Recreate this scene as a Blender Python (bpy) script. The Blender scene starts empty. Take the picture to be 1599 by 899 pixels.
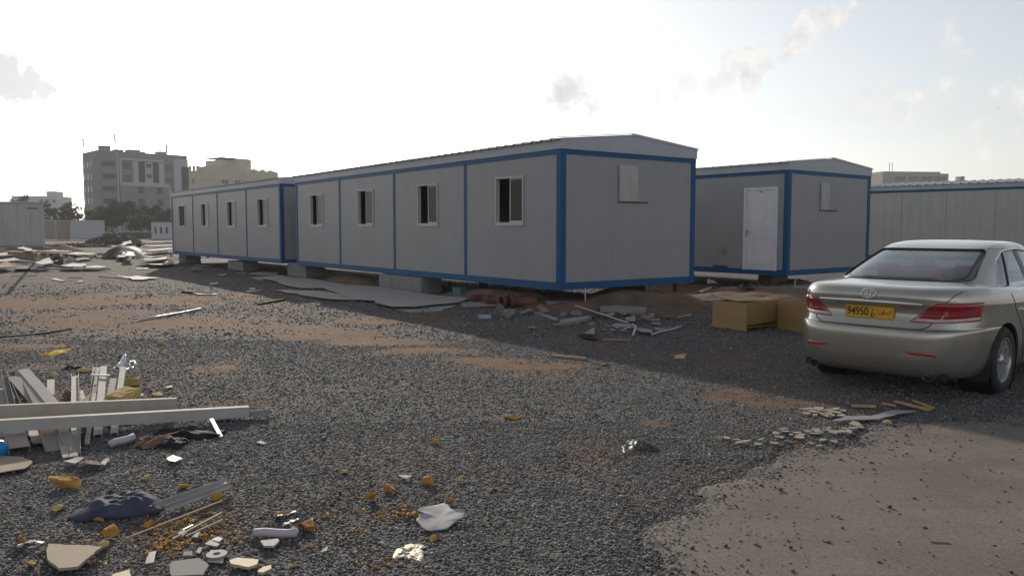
import bpy, bmesh, math, random
import numpy as np
from mathutils import Vector, Matrix, Euler
from mathutils.bvhtree import BVHTree
R = math.radians
sc = bpy.context.scene
COL = sc.collection

# ------------------------------------------------------------------ camera
FPX, CX, CY, HZ, CAMH = 1240.0, 799.5, 449.5, 358.0, 1.6
PITCH = math.atan((CY - HZ) / FPX)
cam_data = bpy.data.cameras.new('camera')
cam = bpy.data.objects.new('camera', cam_data)
COL.objects.link(cam)
cam_data.sensor_fit = 'HORIZONTAL'
cam_data.sensor_width = 36.0
cam_data.lens = 36.0 * FPX / 1599.0
cam_data.clip_start = 0.05
cam_data.clip_end = 9000.0
cam.location = (0, 0, CAMH)
cam.rotation_euler = (R(90) - PITCH, 0, 0)
sc.camera = cam

# ------------------------------------------------------------------ sky and sun
SUN_AZ = 18.0      # degrees left of the viewing direction
SUN_EL = 18.0
world = bpy.data.worlds.new('World')
sc.world = world
world.use_nodes = True
wn, wl = world.node_tree.nodes, world.node_tree.links
wn.clear()
w_out = wn.new('ShaderNodeOutputWorld')
w_bg = wn.new('ShaderNodeBackground')
w_bg.inputs['Strength'].default_value = 0.111
sky = wn.new('ShaderNodeTexSky')
sky.sky_type = 'NISHITA'
sky.sun_disc = False
sky.sun_elevation = R(SUN_EL)
sky.sun_rotation = R(-SUN_AZ)
sky.altitude = 10
sky.air_density = 1.0
sky.dust_density = 1.0
sky.ozone_density = 1.2

def wmath(op, a, b=None, c=None, clamp=False):
    n = wn.new('ShaderNodeMath'); n.operation = op; n.use_clamp = clamp
    for i, v in enumerate((a, b, c)):
        if v is None: continue
        if isinstance(v, (int, float)): n.inputs[i].default_value = v
        else: wl.new(v, n.inputs[i])
    return n.outputs[0]
def wdot(a, vec):
    n = wn.new('ShaderNodeVectorMath'); n.operation = 'DOT_PRODUCT'
    wl.new(a, n.inputs[0]); n.inputs[1].default_value = vec
    return n.outputs['Value']
def direction(az, el):
    return (math.sin(R(az)) * math.cos(R(el)), math.cos(R(az)) * math.cos(R(el)), math.sin(R(el)))
tc = wn.new('ShaderNodeTexCoord')
wdir = tc.outputs['Generated']
n1 = wn.new('ShaderNodeTexNoise'); n1.inputs['Scale'].default_value = 42.0
n1.inputs['Detail'].default_value = 9.0; n1.inputs['Roughness'].default_value = 0.62
wl.new(wdir, n1.inputs['Vector'])
n2 = wn.new('ShaderNodeTexNoise'); n2.inputs['Scale'].default_value = 9.0
n2.inputs['Detail'].default_value = 6.0; n2.inputs['Roughness'].default_value = 0.6
wl.new(wdir, n2.inputs['Vector'])
# single small cumulus clouds: (azimuth, elevation, angular radius, flatness, strength)
CLOUDS = [(3.9, 9.8, 1.8, 1.5), (3.0, 9.2, 1.4, 1.3), (5.0, 10.2, 1.2, 1.1), (5.6, 8.5, 1.3, 1.2), (4.6, 8.9, 1.4, 1.2), (3.2, 11.3, .6, .6),
          (15.9, 10.7, 1.3, 1.9), (16.7, 10.3, 1.3, 1.8), (14.9, 10.2, 1.1, 1.3), (13.6, 9.8, 1.1, .85), (12.0, 9.6, 1.1, .75), (10.2, 9.3, 1.1, .65),
          (17.7, 11.4, .8, .8), (18.8, 12.1, 1.0, 1.0), (20.0, 12.7, 1.2, 1.5), (21.2, 13.4, 1.0, 1.5), (21.8, 13.8, .7, 1.0), (17.2, 12.2, .5, .5),
          (27.0, 8.2, 1.5, .62), (25.6, 7.9, 1.4, .55), (23.6, 8.7, 1.6, .5), (28.4, 11.4, 1.3, .5), (32.0, 7.6, 1.5, .5), (29.5, 5.5, 2.0, .42),
          (-31.3, 8.7, 1.7, 2.4), (-32.5, 8.8, 1.7, 2.4), (-30.4, 8.2, 1.2, 1.8), (-34.5, 9.2, 1.8, 1.2),
          (38, 14, 2.4, .7), (44, 11, 2.6, .7), (-48, 13, 2.5, .7), (63, 18, 3.0, .7), (-70, 15, 3.2, .7), (95, 16, 3.0, .7),
          (128, 14, 3.4, .7), (165, 18, 3.2, .7), (-120, 15, 3.4, .7), (-158, 13, 3.0, .7)]
nw = wn.new('ShaderNodeTexNoise'); nw.inputs['Scale'].default_value = 26.0; nw.inputs['Detail'].default_value = 5.0; nw.inputs['Roughness'].default_value = .58
wl.new(wdir, nw.inputs['Vector'])
v1 = wn.new('ShaderNodeVectorMath'); v1.operation = 'SUBTRACT'; wl.new(nw.outputs['Color'], v1.inputs[0]); v1.inputs[1].default_value = (.5, .5, .5)
v2 = wn.new('ShaderNodeVectorMath'); v2.operation = 'SCALE'; wl.new(v1.outputs[0], v2.inputs[0]); v2.inputs['Scale'].default_value = .075
v3 = wn.new('ShaderNodeVectorMath'); v3.operation = 'ADD'; wl.new(wdir, v3.inputs[0]); wl.new(v2.outputs[0], v3.inputs[1])
v4 = wn.new('ShaderNodeVectorMath'); v4.operation = 'NORMALIZE'; wl.new(v3.outputs[0], v4.inputs[0])
cdir = v4.outputs[0]                      # ragged, wind-torn cloud outlines
noise = wmath('MULTIPLY_ADD', n1.outputs['Fac'], 1.1, -0.55)
noise = wmath('ADD', noise, wmath('MULTIPLY_ADD', n2.outputs['Fac'], 0.5, -0.25))
def cloud_mask(rows, top, lo=-0.14, hi=0.5):
    acc = None
    for az, el, rad, st in rows:
        d = wdot(cdir, direction(az, el))
        k = 1.0 / (1 - math.cos(R(rad)))
        m = wmath('MULTIPLY_ADD', d, k, 1.0 - k)                   # 1 in the middle, 0 at the rim
        m = wmath('MAXIMUM', m, -0.6)
        m = wmath('MULTIPLY_ADD', m, 0.55 * st, -0.06)
        acc = m if acc is None else wmath('MAXIMUM', acc, m)
    ramp = wn.new('ShaderNodeMapRange'); ramp.interpolation_type = 'SMOOTHSTEP'
    ramp.inputs['From Min'].default_value = lo; ramp.inputs['From Max'].default_value = hi
    ramp.inputs['To Min'].default_value = 0.0; ramp.inputs['To Max'].default_value = top
    wl.new(wmath('ADD', acc, noise), ramp.inputs['Value'])
    return ramp.outputs['Result'], acc
thick = [c for c in CLOUDS if c[0] < 7 and -40 < c[0]]           # thick small clouds in front of the glare
pale = [c for c in CLOUDS if c not in thick]
desat = wn.new('ShaderNodeHueSaturation'); desat.inputs['Saturation'].default_value = 0.36
wl.new(sky.outputs['Color'], desat.inputs['Color'])
m_pale, body = cloud_mask(pale, .82)
m_thick, _ = cloud_mask(thick, .90, -.20, 1.0)
tone = wn.new('ShaderNodeMix'); tone.data_type = 'RGBA'           # sunlit tops, greyer bellies
tone.inputs['A'].default_value = (5.6, 5.55, 5.6, 1); tone.inputs['B'].default_value = (7.4, 7.1, 6.8, 1)
tr = wn.new('ShaderNodeMapRange'); tr.inputs['From Min'].default_value = .36; tr.inputs['From Max'].default_value = .6
wl.new(n1.outputs['Fac'], tr.inputs['Value']); wl.new(tr.outputs['Result'], tone.inputs['Factor'])
mixa = wn.new('ShaderNodeMix'); mixa.data_type = 'RGBA'
wl.new(m_pale, mixa.inputs['Factor']); wl.new(desat.outputs['Color'], mixa.inputs['A']); wl.new(tone.outputs['Result'], mixa.inputs['B'])
mixc = wn.new('ShaderNodeMix'); mixc.data_type = 'RGBA'
wl.new(m_thick, mixc.inputs['Factor']); wl.new(mixa.outputs['Result'], mixc.inputs['A']); mixc.inputs['B'].default_value = (4.9, 4.95, 5.2, 1)
wl.new(mixc.outputs['Result'], w_bg.inputs['Color'])
wl.new(w_bg.outputs[0], w_out.inputs['Surface'])

sun_data = bpy.data.lights.new('sun', 'SUN')
sun_data.energy = 3.1
sun_data.angle = R(0.6)
sun_data.color = (1.0, 0.88, 0.72)
sun = bpy.data.objects.new('sun', sun_data)
COL.objects.link(sun)
sd = Vector(direction(-SUN_AZ, SUN_EL))
sun.rotation_euler = sd.to_track_quat('Z', 'Y').to_euler()

sc.view_settings.view_transform = 'Standard'
sc.view_settings.look = 'None'
sc.view_settings.gamma = 1.0
sc.view_settings.use_curve_mapping = False
sc.view_settings.exposure = 0.28
sc.cycles.use_denoising = True
sc.cycles.max_bounces = 8
sc.cycles.transparent_max_bounces = 12
sc.cycles.volume_bounces = 1

# ------------------------------------------------------------------ helpers
def spot(px, py, z=0.0):
    """a place on the site, from where it is seen in the photograph and its height above ground"""
    x, y = (px - CX) / FPX, (CY - py) / FPX
    c, s = math.cos(PITCH), math.sin(PITCH)
    d = Vector((x, c + s * y, -s + c * y))
    t = (z - CAMH) / d.z
    return Vector((t * d.x, t * d.y, z))

class MB:
    """collects faces; build() links them as one mesh object"""
    def __init__(s): s.v, s.f = [], []
    def add(s, vs, fs):
        o = len(s.v); s.v += [tuple(p) for p in vs]; s.f += [tuple(i + o for i in f) for f in fs]; return s
    def box(s, x0, x1, y0, y1, z0, z1, M=None):
        vs = [(x, y, z) for z in (z0, z1) for y in (y0, y1) for x in (x0, x1)]
        if M is not None: vs = [tuple(M @ Vector(p)) for p in vs]
        return s.add(vs, [(0, 2, 3, 1), (4, 5, 7, 6), (0, 1, 5, 4), (2, 6, 7, 3), (0, 4, 6, 2), (1, 3, 7, 5)])
    def prism(s, pts, axis, a, b):
        """closed outline pts (2-D) pushed along an axis from a to b"""
        n = len(pts)
        def P(p, w):
            return {'x': (w, p[0], p[1]), 'y': (p[0], w, p[1]), 'z': (p[0], p[1], w)}[axis]
        vs = [P(p, a) for p in pts] + [P(p, b) for p in pts]
        fs = [tuple(range(n)), tuple(range(2 * n - 1, n - 1, -1))] + [(i, i + n, (i + 1) % n + n, (i + 1) % n) for i in range(n)]
        return s.add(vs, fs)
    def tube(s, pts, r, n=6, cap=True, closed=False):
        pts = [Vector(p) for p in pts]; k = len(pts); vs = []
        rr = r if isinstance(r, (list, tuple)) else [r] * k
        up = Vector((0, 0, 1))
        for i, p in enumerate(pts):
            a = pts[(i - 1) % k] if (closed or i > 0) else p
            b = pts[(i + 1) % k] if (closed or i < k - 1) else p
            t = (b - a).normalized()
            e = t.cross(up)
            if e.length < 1e-3: e = t.cross(Vector((1, 0, 0)))
            e.normalize(); h = e.cross(t)
            for j in range(n):
                q = 2 * math.pi * j / n
                vs.append(p + (e * math.cos(q) + h * math.sin(q)) * rr[i])
        fs = []
        for i in range(k if closed else k - 1):
            i2 = (i + 1) % k
            for j in range(n):
                fs.append((i * n + j, i * n + (j + 1) % n, i2 * n + (j + 1) % n, i2 * n + j))
        if cap and not closed:
            fs.append(tuple(range(n - 1, -1, -1))); fs.append(tuple((k - 1) * n + j for j in range(n)))
        return s.add(vs, fs)
    def lathe(s, prof, n=24, axis='z', M=None):
        vs = []
        for r, h in prof:
            for j in range(n):
                q = 2 * math.pi * j / n
                p = {'z': (r * math.cos(q), r * math.sin(q), h), 'x': (h, r * math.cos(q), r * math.sin(q)), 'y': (r * math.cos(q), h, r * math.sin(q))}[axis]
                vs.append(tuple(M @ Vector(p)) if M is not None else p)
        fs = [(i * n + j, i * n + (j + 1) % n, (i + 1) * n + (j + 1) % n, (i + 1) * n + j) for i in range(len(prof) - 1) for j in range(n)]
        return s.add(vs, fs)
    def mesh(s, name, fix=True):
        me = bpy.data.meshes.new(name)
        me.from_pydata(s.v, [], s.f)
        if fix:
            bm = bmesh.new(); bm.from_mesh(me)
            bmesh.ops.recalc_face_normals(bm, faces=bm.faces)
            bm.to_mesh(me); bm.free()
        return me
    def build(s, name, mat=None, parent=None, loc=(0, 0, 0), rot=(0, 0, 0), smooth=False, bevel=0, kind=None):
        return link(name, s.mesh(name), mat, parent, loc, rot, smooth, bevel, kind)

def link(name, me, mat=None, parent=None, loc=(0, 0, 0), rot=(0, 0, 0), smooth=False, bevel=0, kind=None):
    o = bpy.data.objects.new(name, me); COL.objects.link(o)
    if mat is not None:
        me.materials.clear(); me.materials.append(mat)
    o.location = loc; o.rotation_euler = rot
    if parent is not None: o.parent = parent
    if smooth:
        for p in me.polygons: p.use_smooth = True
    if bevel:
        m = o.modifiers.new('edge', 'BEVEL'); m.width = bevel; m.segments = 2; m.limit_method = 'ANGLE'; m.angle_limit = R(40)
    if kind: o['kind'] = kind
    return o
def tag(o, label, cat, group=None):
    o['kind'] = 'thing'
    o['label'] = label; o['category'] = cat
    if group: o['group'] = group
    return o
def thing(name, label, cat, loc=(0, 0, 0), rz=0.0, group=None):
    o = bpy.data.objects.new(name, None); COL.objects.link(o)
    o.location = loc; o.rotation_euler = (0, 0, rz); o.empty_display_size = .2
    return tag(o, label, cat, group)

# ------------------------------------------------------------------ materials
def material(name, col, rough=.7, metal=0.0, var=.25, scale=6.0, bump=0.0, bscale=40.0, coat=0.0, dirt=None, dirt_amt=.0, spec=.5, alt=None, ribs=0.0, stretch=None, streak=None):
    m = bpy.data.materials.new(name); m.use_nodes = True
    nt = m.node_tree; N, Lk = nt.nodes, nt.links
    b = N['Principled BSDF']
    b.inputs['Roughness'].default_value = rough; b.inputs['Metallic'].default_value = metal
    b.inputs['Specular IOR Level'].default_value = spec
    if coat:
        b.inputs['Coat Weight'].default_value = coat; b.inputs['Coat Roughness'].default_value = .06
    t = N.new('ShaderNodeTexCoord')
    vec = t.outputs['Object']
    if stretch:
        mp = N.new('ShaderNodeMapping'); mp.inputs['Scale'].default_value = stretch
        Lk.new(vec, mp.inputs['Vector']); vec = mp.outputs['Vector']
    nz = N.new('ShaderNodeTexNoise'); nz.inputs['Scale'].default_value = scale
    nz.inputs['Detail'].default_value = 7; nz.inputs['Roughness'].default_value = .62
    Lk.new(vec, nz.inputs['Vector'])
    mx = N.new('ShaderNodeMix'); mx.data_type = 'RGBA'
    lo = tuple(c * (1 - var) for c in col); hi = tuple(min(1, c * (1 + var)) for c in col)
    if alt: lo = alt
    mx.inputs['A'].default_value = (*lo, 1); mx.inputs['B'].default_value = (*hi, 1)
    mr = N.new('ShaderNodeMapRange'); mr.inputs['From Min'].default_value = .3; mr.inputs['From Max'].default_value = .7
    Lk.new(nz.outputs['Fac'], mr.inputs['Value']); Lk.new(mr.outputs['Result'], mx.inputs['Factor'])
    c_out = mx.outputs['Result']
    if dirt:
        n2 = N.new('ShaderNodeTexNoise'); n2.inputs['Scale'].default_value = scale * .37 + .8
        n2.inputs['Detail'].default_value = 9; n2.inputs['Roughness'].default_value = .7
        if streak:
            ms = N.new('ShaderNodeMapping'); ms.inputs['Scale'].default_value = streak
            Lk.new(t.outputs['Object'], ms.inputs['Vector']); Lk.new(ms.outputs['Vector'], n2.inputs['Vector'])
        else: Lk.new(t.outputs['Object'], n2.inputs['Vector'])
        m2 = N.new('ShaderNodeMapRange'); m2.inputs['From Min'].default_value = .48; m2.inputs['From Max'].default_value = .72
        m2.inputs['To Max'].default_value = dirt_amt
        Lk.new(n2.outputs['Fac'], m2.inputs['Value'])
        x2 = N.new('ShaderNodeMix'); x2.data_type = 'RGBA'
        Lk.new(m2.outputs['Result'], x2.inputs['Factor']); Lk.new(c_out, x2.inputs['A']); x2.inputs['B'].default_value = (*dirt, 1)
        c_out = x2.outputs['Result']
    Lk.new(c_out, b.inputs['Base Color'])
    h = None
    if ribs:
        wv = N.new('ShaderNodeTexWave'); wv.wave_type = 'BANDS'; wv.bands_direction = 'X'; wv.wave_profile = 'SIN'
        wv.inputs['Scale'].default_value = ribs; wv.inputs['Distortion'].default_value = 0
        Lk.new(t.outputs['Object'], wv.inputs['Vector'])
        bp = N.new('ShaderNodeBump'); bp.inputs['Strength'].default_value = .28; bp.inputs['Distance'].default_value = .004
        Lk.new(wv.outputs['Fac'], bp.inputs['Height']); h = bp.outputs['Normal']
    if bump:
        nb = N.new('ShaderNodeTexNoise'); nb.inputs['Scale'].default_value = bscale; nb.inputs['Detail'].default_value = 5
        Lk.new(vec, nb.inputs['Vector'])
        bp = N.new('ShaderNodeBump'); bp.inputs['Strength'].default_value = bump; bp.inputs['Distance'].default_value = .02
        Lk.new(nb.outputs['Fac'], bp.inputs['Height'])
        if h is not None: Lk.new(h, bp.inputs['Normal'])
        h = bp.outputs['Normal']
    if h is not None: Lk.new(h, b.inputs['Normal'])
    return m

def glass(name, tint=(.6, .7, .72), rough=.02, mixv=.35, shine=.9):
    """thin pane: partly clear, partly mirror by angle"""
    m = bpy.data.materials.new(name); m.use_nodes = True
    N, Lk = m.node_tree.nodes, m.node_tree.links
    N.remove(N['Principled BSDF'])
    out = N['Material Output']
    tr = N.new('ShaderNodeBsdfTransparent'); tr.inputs['Color'].default_value = (*tint, 1)
    gl = N.new('ShaderNodeBsdfGlossy'); gl.inputs['Roughness'].default_value = rough; gl.inputs['Color'].default_value = (shine, shine * 1.03, shine * 1.06, 1)
    lw = N.new('ShaderNodeLayerWeight'); lw.inputs['Blend'].default_value = .5
    fr = N.new('ShaderNodeMath'); fr.operation = 'POWER'; fr.inputs[1].default_value = 3.5; Lk.new(lw.outputs['Facing'], fr.inputs[0])
    ma = N.new('ShaderNodeMath'); ma.operation = 'MULTIPLY_ADD'; ma.inputs[1].default_value = 1.0; ma.inputs[2].default_value = mixv; ma.use_clamp = True
    Lk.new(fr.outputs[0], ma.inputs[0])
    mx = N.new('ShaderNodeMixShader'); Lk.new(ma.outputs[0], mx.inputs[0]); Lk.new(tr.outputs[0], mx.inputs[1]); Lk.new(gl.outputs[0], mx.inputs[2])
    Lk.new(mx.outputs[0], out.inputs['Surface'])
    return m

M = {}
M['panel'] = material('cabin panel grey', (.315, .31, .325), rough=.40, var=.07, scale=1.3, ribs=6.3, dirt=(.23, .21, .20), dirt_amt=.16, spec=.45, streak=(4.5, 4.5, .35))
M['panel_beige'] = material('cabin panel beige', (.46, .45, .415), rough=.5, var=.08, scale=1.0, streak=(4.5, 4.5, .35), ribs=6.3, dirt=(.21, .19, .16), dirt_amt=.35)
M['blue'] = material('blue steel paint', (.001, .083, .22), rough=.45, var=.12, scale=3.0, dirt=(.02, .07, .135), dirt_amt=.4, spec=.3)
M['fascia'] = material('grey white fascia sheet', (.44, .455, .485), rough=.42, var=.08, scale=1.5, dirt=(.3, .29, .27), dirt_amt=.35)
M['roof'] = material('galvanised roof sheet', (.50, .51, .51), rough=.4, metal=.35, var=.12, scale=2.0, dirt=(.25, .22, .19), dirt_amt=.5)
M['white'] = material('white aluminium', (.50, .50, .515), rough=.4, var=.05, scale=4.0, dirt=(.4, .37, .33), dirt_amt=.35)
M['door_white'] = material('white door sheet', (.74, .74, .77), rough=.45, var=.05, scale=3.0, dirt=(.45, .42, .38), dirt_amt=.4)
M['dark'] = material('dark interior', (.05, .05, .055), rough=.8, var=.2)
M['wood_floor'] = material('underside timber', (.06, .05, .045), rough=.9, var=.3)
M['pane'] = glass('window pane', (.30, .33, .35), .04, .04, .38)
M['concrete'] = material('cast concrete', (.27, .265, .26), rough=.9, var=.18, scale=7, bump=.5, bscale=60, dirt=(.16, .145, .13), dirt_amt=.6)
M['ply'] = material('pale fibre board', (.36, .345, .335), rough=.75, spec=.25, var=.12, scale=2.2, dirt=(.24, .21, .19), dirt_amt=.55)
M['scrap_white'] = material('white painted scrap', (.48, .46, .44), rough=.75, spec=.25, var=.10, scale=5, dirt=(.38, .33, .28), dirt_amt=.6)
M['scrap_beige'] = material('beige painted scrap', (.40, .355, .31), rough=.75, spec=.25, var=.12, scale=5, dirt=(.33, .27, .21), dirt_amt=.5)
M['scrap_grey'] = material('grey painted scrap', (.30, .30, .315), rough=.7, spec=.25, var=.12, scale=5, dirt=(.2, .18, .16), dirt_amt=.5)
M['alu'] = material('bare sheet metal', (.50, .50, .51), rough=.42, metal=.9, var=.15, scale=6, dirt=(.3, .26, .22), dirt_amt=.5)
M['pvc'] = material('white plastic pipe', (.52, .52, .535), rough=.35, var=.06, scale=6, dirt=(.36, .33, .3), dirt_amt=.4)
M['wood'] = material('raw timber', (.36, .21, .11), rough=.75, var=.3, scale=4, stretch=(1, 12, 12), bump=.3)
M['cabinet'] = material('brown laminate board', (.36, .225, .08), rough=.5, var=.12, scale=2.0, stretch=(1, 1, 6), dirt=(.22, .15, .09), dirt_amt=.4)
M['foam'] = material('weathered insulation foam', (.56, .31, .075), rough=.95, var=.35, scale=18, bump=.9, bscale=70, alt=(.34, .15, .035))
M['foam_pale'] = material('pale insulation foam', (.60, .44, .17), rough=.95, var=.25, scale=18, bump=.7, bscale=70)
M['soil'] = material('brown soil', (.13, .083, .055), rough=.95, var=.35, scale=3, bump=.9, bscale=26, dirt=(.19, .13, .085), dirt_amt=.6)
M['rock'] = material('rubble stone', (.22, .195, .175), rough=.92, var=.3, scale=5, bump=.8, bscale=30, dirt=(.25, .15, .09), dirt_amt=.5)
M['red_clay'] = material('dull red pipe', (.15, .05, .045), rough=.65, var=.25, scale=5, dirt=(.2, .14, .11), dirt_amt=.6)
M['tile'] = material('beige ceramic tile', (.36, .285, .215), rough=.75, spec=.2, var=.06, scale=3, dirt=(.33, .26, .2), dirt_amt=.3)
M['tile_grey'] = material('grey tile', (.24, .23, .225), rough=.8, spec=.2, var=.08, scale=4)
M['tile_cream'] = material('cream tile', (.48, .40, .26), rough=.65, spec=.3, var=.06, scale=5)
M['flake'] = material('pale mortar flake', (.36, .315, .255), rough=.9, var=.2, scale=12, bump=.4)
M['navy'] = material('navy cloth', (.04, .046, .085), rough=.8, var=.3, scale=6, dirt=(.10, .10, .13), dirt_amt=.5)
M['black_cloth'] = material('black sheet', (.018, .018, .02), rough=.8, spec=.2, var=.3, scale=8)
M['brown_cloth'] = material('brown sacking', (.16, .10, .065), rough=.9, var=.3, scale=12, bump=.4)
M['yellow'] = material('yellow plastic cloth', (.60, .38, .012), rough=.85, spec=.1, var=.15, scale=7)
M['blue_plastic'] = material('bright blue plastic', (.01, .22, .55), rough=.35, var=.1)
M['green_plastic'] = material('green plastic', (.025, .16, .09), rough=.45, var=.15)
M['teal'] = material('teal painted board', (.06, .13, .145), rough=.6, var=.15)
M['orange_plastic'] = material('orange plastic', (.65, .20, .03), rough=.5, var=.15)
M['lilac'] = material('pale lilac foam tube', (.50, .46, .53), rough=.7, var=.08)
M['cardboard'] = material('cardboard', (.34, .275, .21), rough=.9, var=.12, scale=4)
M['film'] = glass('clear plastic film', (.80, .82, .84), .4, .12, .16)
M['foil'] = material('creased foil', (.50, .46, .36), rough=.55, metal=.3, var=.25, scale=14, bump=.6)
M['paper'] = material('crumpled white sheet', (.42, .415, .42), rough=.8, spec=.2, var=.1, scale=9, dirt=(.35, .32, .3), dirt_amt=.5)
M['black_rubber'] = material('black cable', (.02, .02, .02), rough=.6, var=.2)
M['rust'] = material('rusty iron', (.17, .075, .04), rough=.85, var=.35, scale=9)
M['straw'] = material('dry palm wood', (.42, .28, .13), rough=.9, var=.3, scale=9, stretch=(1, 1, 1))
# ------------------------------------------------------------------ ground
rng = np.random.default_rng(7)
def vnoise(x, y, scale, seed):
    """smooth value noise in the ground plane"""
    r = np.random.default_rng(seed); T = r.random((256, 256))
    u, v = x / scale, y / scale
    i, j = np.floor(u).astype(int), np.floor(v).astype(int)
    a, b = u - i, v - j
    a, b = a * a * (3 - 2 * a), b * b * (3 - 2 * b)
    g = lambda p, q: T[p % 256, q % 256]
    return (g(i, j) * (1 - a) + g(i + 1, j) * a) * (1 - b) + (g(i, j + 1) * (1 - a) + g(i + 1, j + 1) * a) * b
def fbm(x, y, scale, seed, n=4):
    s, w, t = 0, 1.0, 0
    for k in range(n):
        s = s + w * vnoise(x, y, scale / 2 ** k, seed + k); t += w; w *= .55
    return s / t
# bare earth showing through the gravel: centre (seen at), half sizes in metres
EARTH = []
for px, py, rx, ry, st in [(605, 499, 1.25, .75, 1.0), (415, 514, 1.3, .7, .9), (500, 522, 1.0, .6, .9), (590, 534, 1.0, .45, .9), (680, 549, .9, .38, .85), (760, 562, .7, .28, .8), (835, 572, .7, .22, .65), (120, 500, 3.5, 2.2, .8), (60, 470, 5, 2.6, .8),
                           (260, 465, 3.5, 1.6, .65), (330, 475, 3.0, 1.6, .5), (40, 545, 2.0, .5, .6), (170, 575, 1.6, .35, .45), (1122, 620, .26, .10, 1.0), (1028, 661, .16, .12, 1.1), (1240, 632, .55, .16, .7),
                           (880, 470, 4.5, 1.6, .55), (700, 480, 2.0, .7, .5), (1180, 455, 3.2, 2.2, .9), (20, 430, 9, 4, .45), (240, 425, 6, 3, .35),
                           (280, 845, .5, .2, .35), (620, 800, .3, .15, .3), (800, 650, .25, .08, .8)]:
    p = spot(px, py); EARTH.append((p.x, p.y, rx, ry, st))
# edge of the paved road, front to back
ROAD = [(.50, 2.2), (.54, 3.0), (.58, 3.57), (.72, 4.11), (.76, 4.4), (1.0, 4.67), (1.47, 5.1), (2.11, 5.71), (2.71, 6.12), (3.41, 6.52), (4.3, 6.85), (6.0, 7.2), (10, 7.5), (30, 8.0)]
def road_side(x, y):
    """metres inside the paved road (negative: outside), measured across its ragged edge"""
    ex = np.array([p[0] for p in ROAD]); ey = np.array([p[1] for p in ROAD])
    yy = np.interp(x, ex, ey, left=-50)
    k = np.interp(x, [.5, .8, 1.5, 4, 10], [.15, .5, .72, .85, 1.0])
    d = (yy - y) * k
    xe = np.interp(y, ey[:10], ex[:10], right=99)
    d = np.minimum(d, np.where(y < 6.4, (x - xe) * .8, d))
    d = d + (fbm(x, y, 1.3, 47, 3) - .5) * .5 + (fbm(x, y, .5, 40) - .5) * .62 + (fbm(x, y, .12, 44, 2) - .5) * .12
    return d
def earth_amount(x, y):
    e = np.zeros_like(x)
    for cx, cy, rx, ry, st in EARTH:
        q = ((x - cx) / rx) ** 2 + ((y - cy) / ry) ** 2
        e = np.maximum(e, st * np.clip(1.35 - q, 0, 1))
    n = fbm(x, y, 1.1, 11, 5)
    return np.clip((e * 1.05 + (n - .575) * 2.2), 0, 1)
def axis_coords(lo, hi, fine, far):
    a = list(np.arange(lo, hi + 1e-6, fine))
    st, left, right = fine, [], []
    p = hi
    while p < far: st *= 1.25; p += st; right.append(p)
    st, p = fine, lo
    while p > -far: st *= 1.25; p -= st; left.append(p)
    return np.array(left[::-1] + a + right)
gx = axis_coords(-11, 9, .085, 2600); gy = axis_coords(2.2, 22, .085, 2600)
X, Y = np.meshgrid(gx, gy); nx, ny = len(gx), len(gy)
near = np.clip((60 - np.hypot(X, Y - 10)) / 40, 0, 1)
Z = ((fbm(X, Y, 1.6, 21) - .5) * .05 + (fbm(X, Y, .3, 25, 2) - .5) * .018) * near
rd = road_side(X, Y)
Z = np.where(rd > -.15, np.minimum(Z * .25, 0) - .016, Z)
me = bpy.data.meshes.new('ground')
V = np.stack([X, Y, Z], -1).reshape(-1, 3)
ii = np.arange(nx * ny).reshape(ny, nx)
Fq = np.stack([ii[:-1, :-1], ii[:-1, 1:], ii[1:, 1:], ii[1:, :-1]], -1).reshape(-1, 4)
def fill(me, V, F):
    k = F.shape[1]
    me.vertices.add(len(V)); me.vertices.foreach_set('co', np.ascontiguousarray(V, np.float32).ravel())
    me.loops.add(F.size); me.loops.foreach_set('vertex_index', np.ascontiguousarray(F, np.int32).ravel())
    me.polygons.add(len(F)); me.polygons.foreach_set('loop_start', np.arange(0, F.size, k, dtype=np.int32))
    me.polygons.foreach_set('loop_total', np.full(len(F), k, np.int32))
    me.update(calc_edges=True)
fill(me, V, Fq)
at = me.attributes.new('earth', 'FLOAT', 'POINT'); at.data.foreach_set('value', earth_amount(X, Y).astype(np.float32).ravel())
me.polygons.foreach_set('use_smooth', np.ones(len(Fq), bool))

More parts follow.
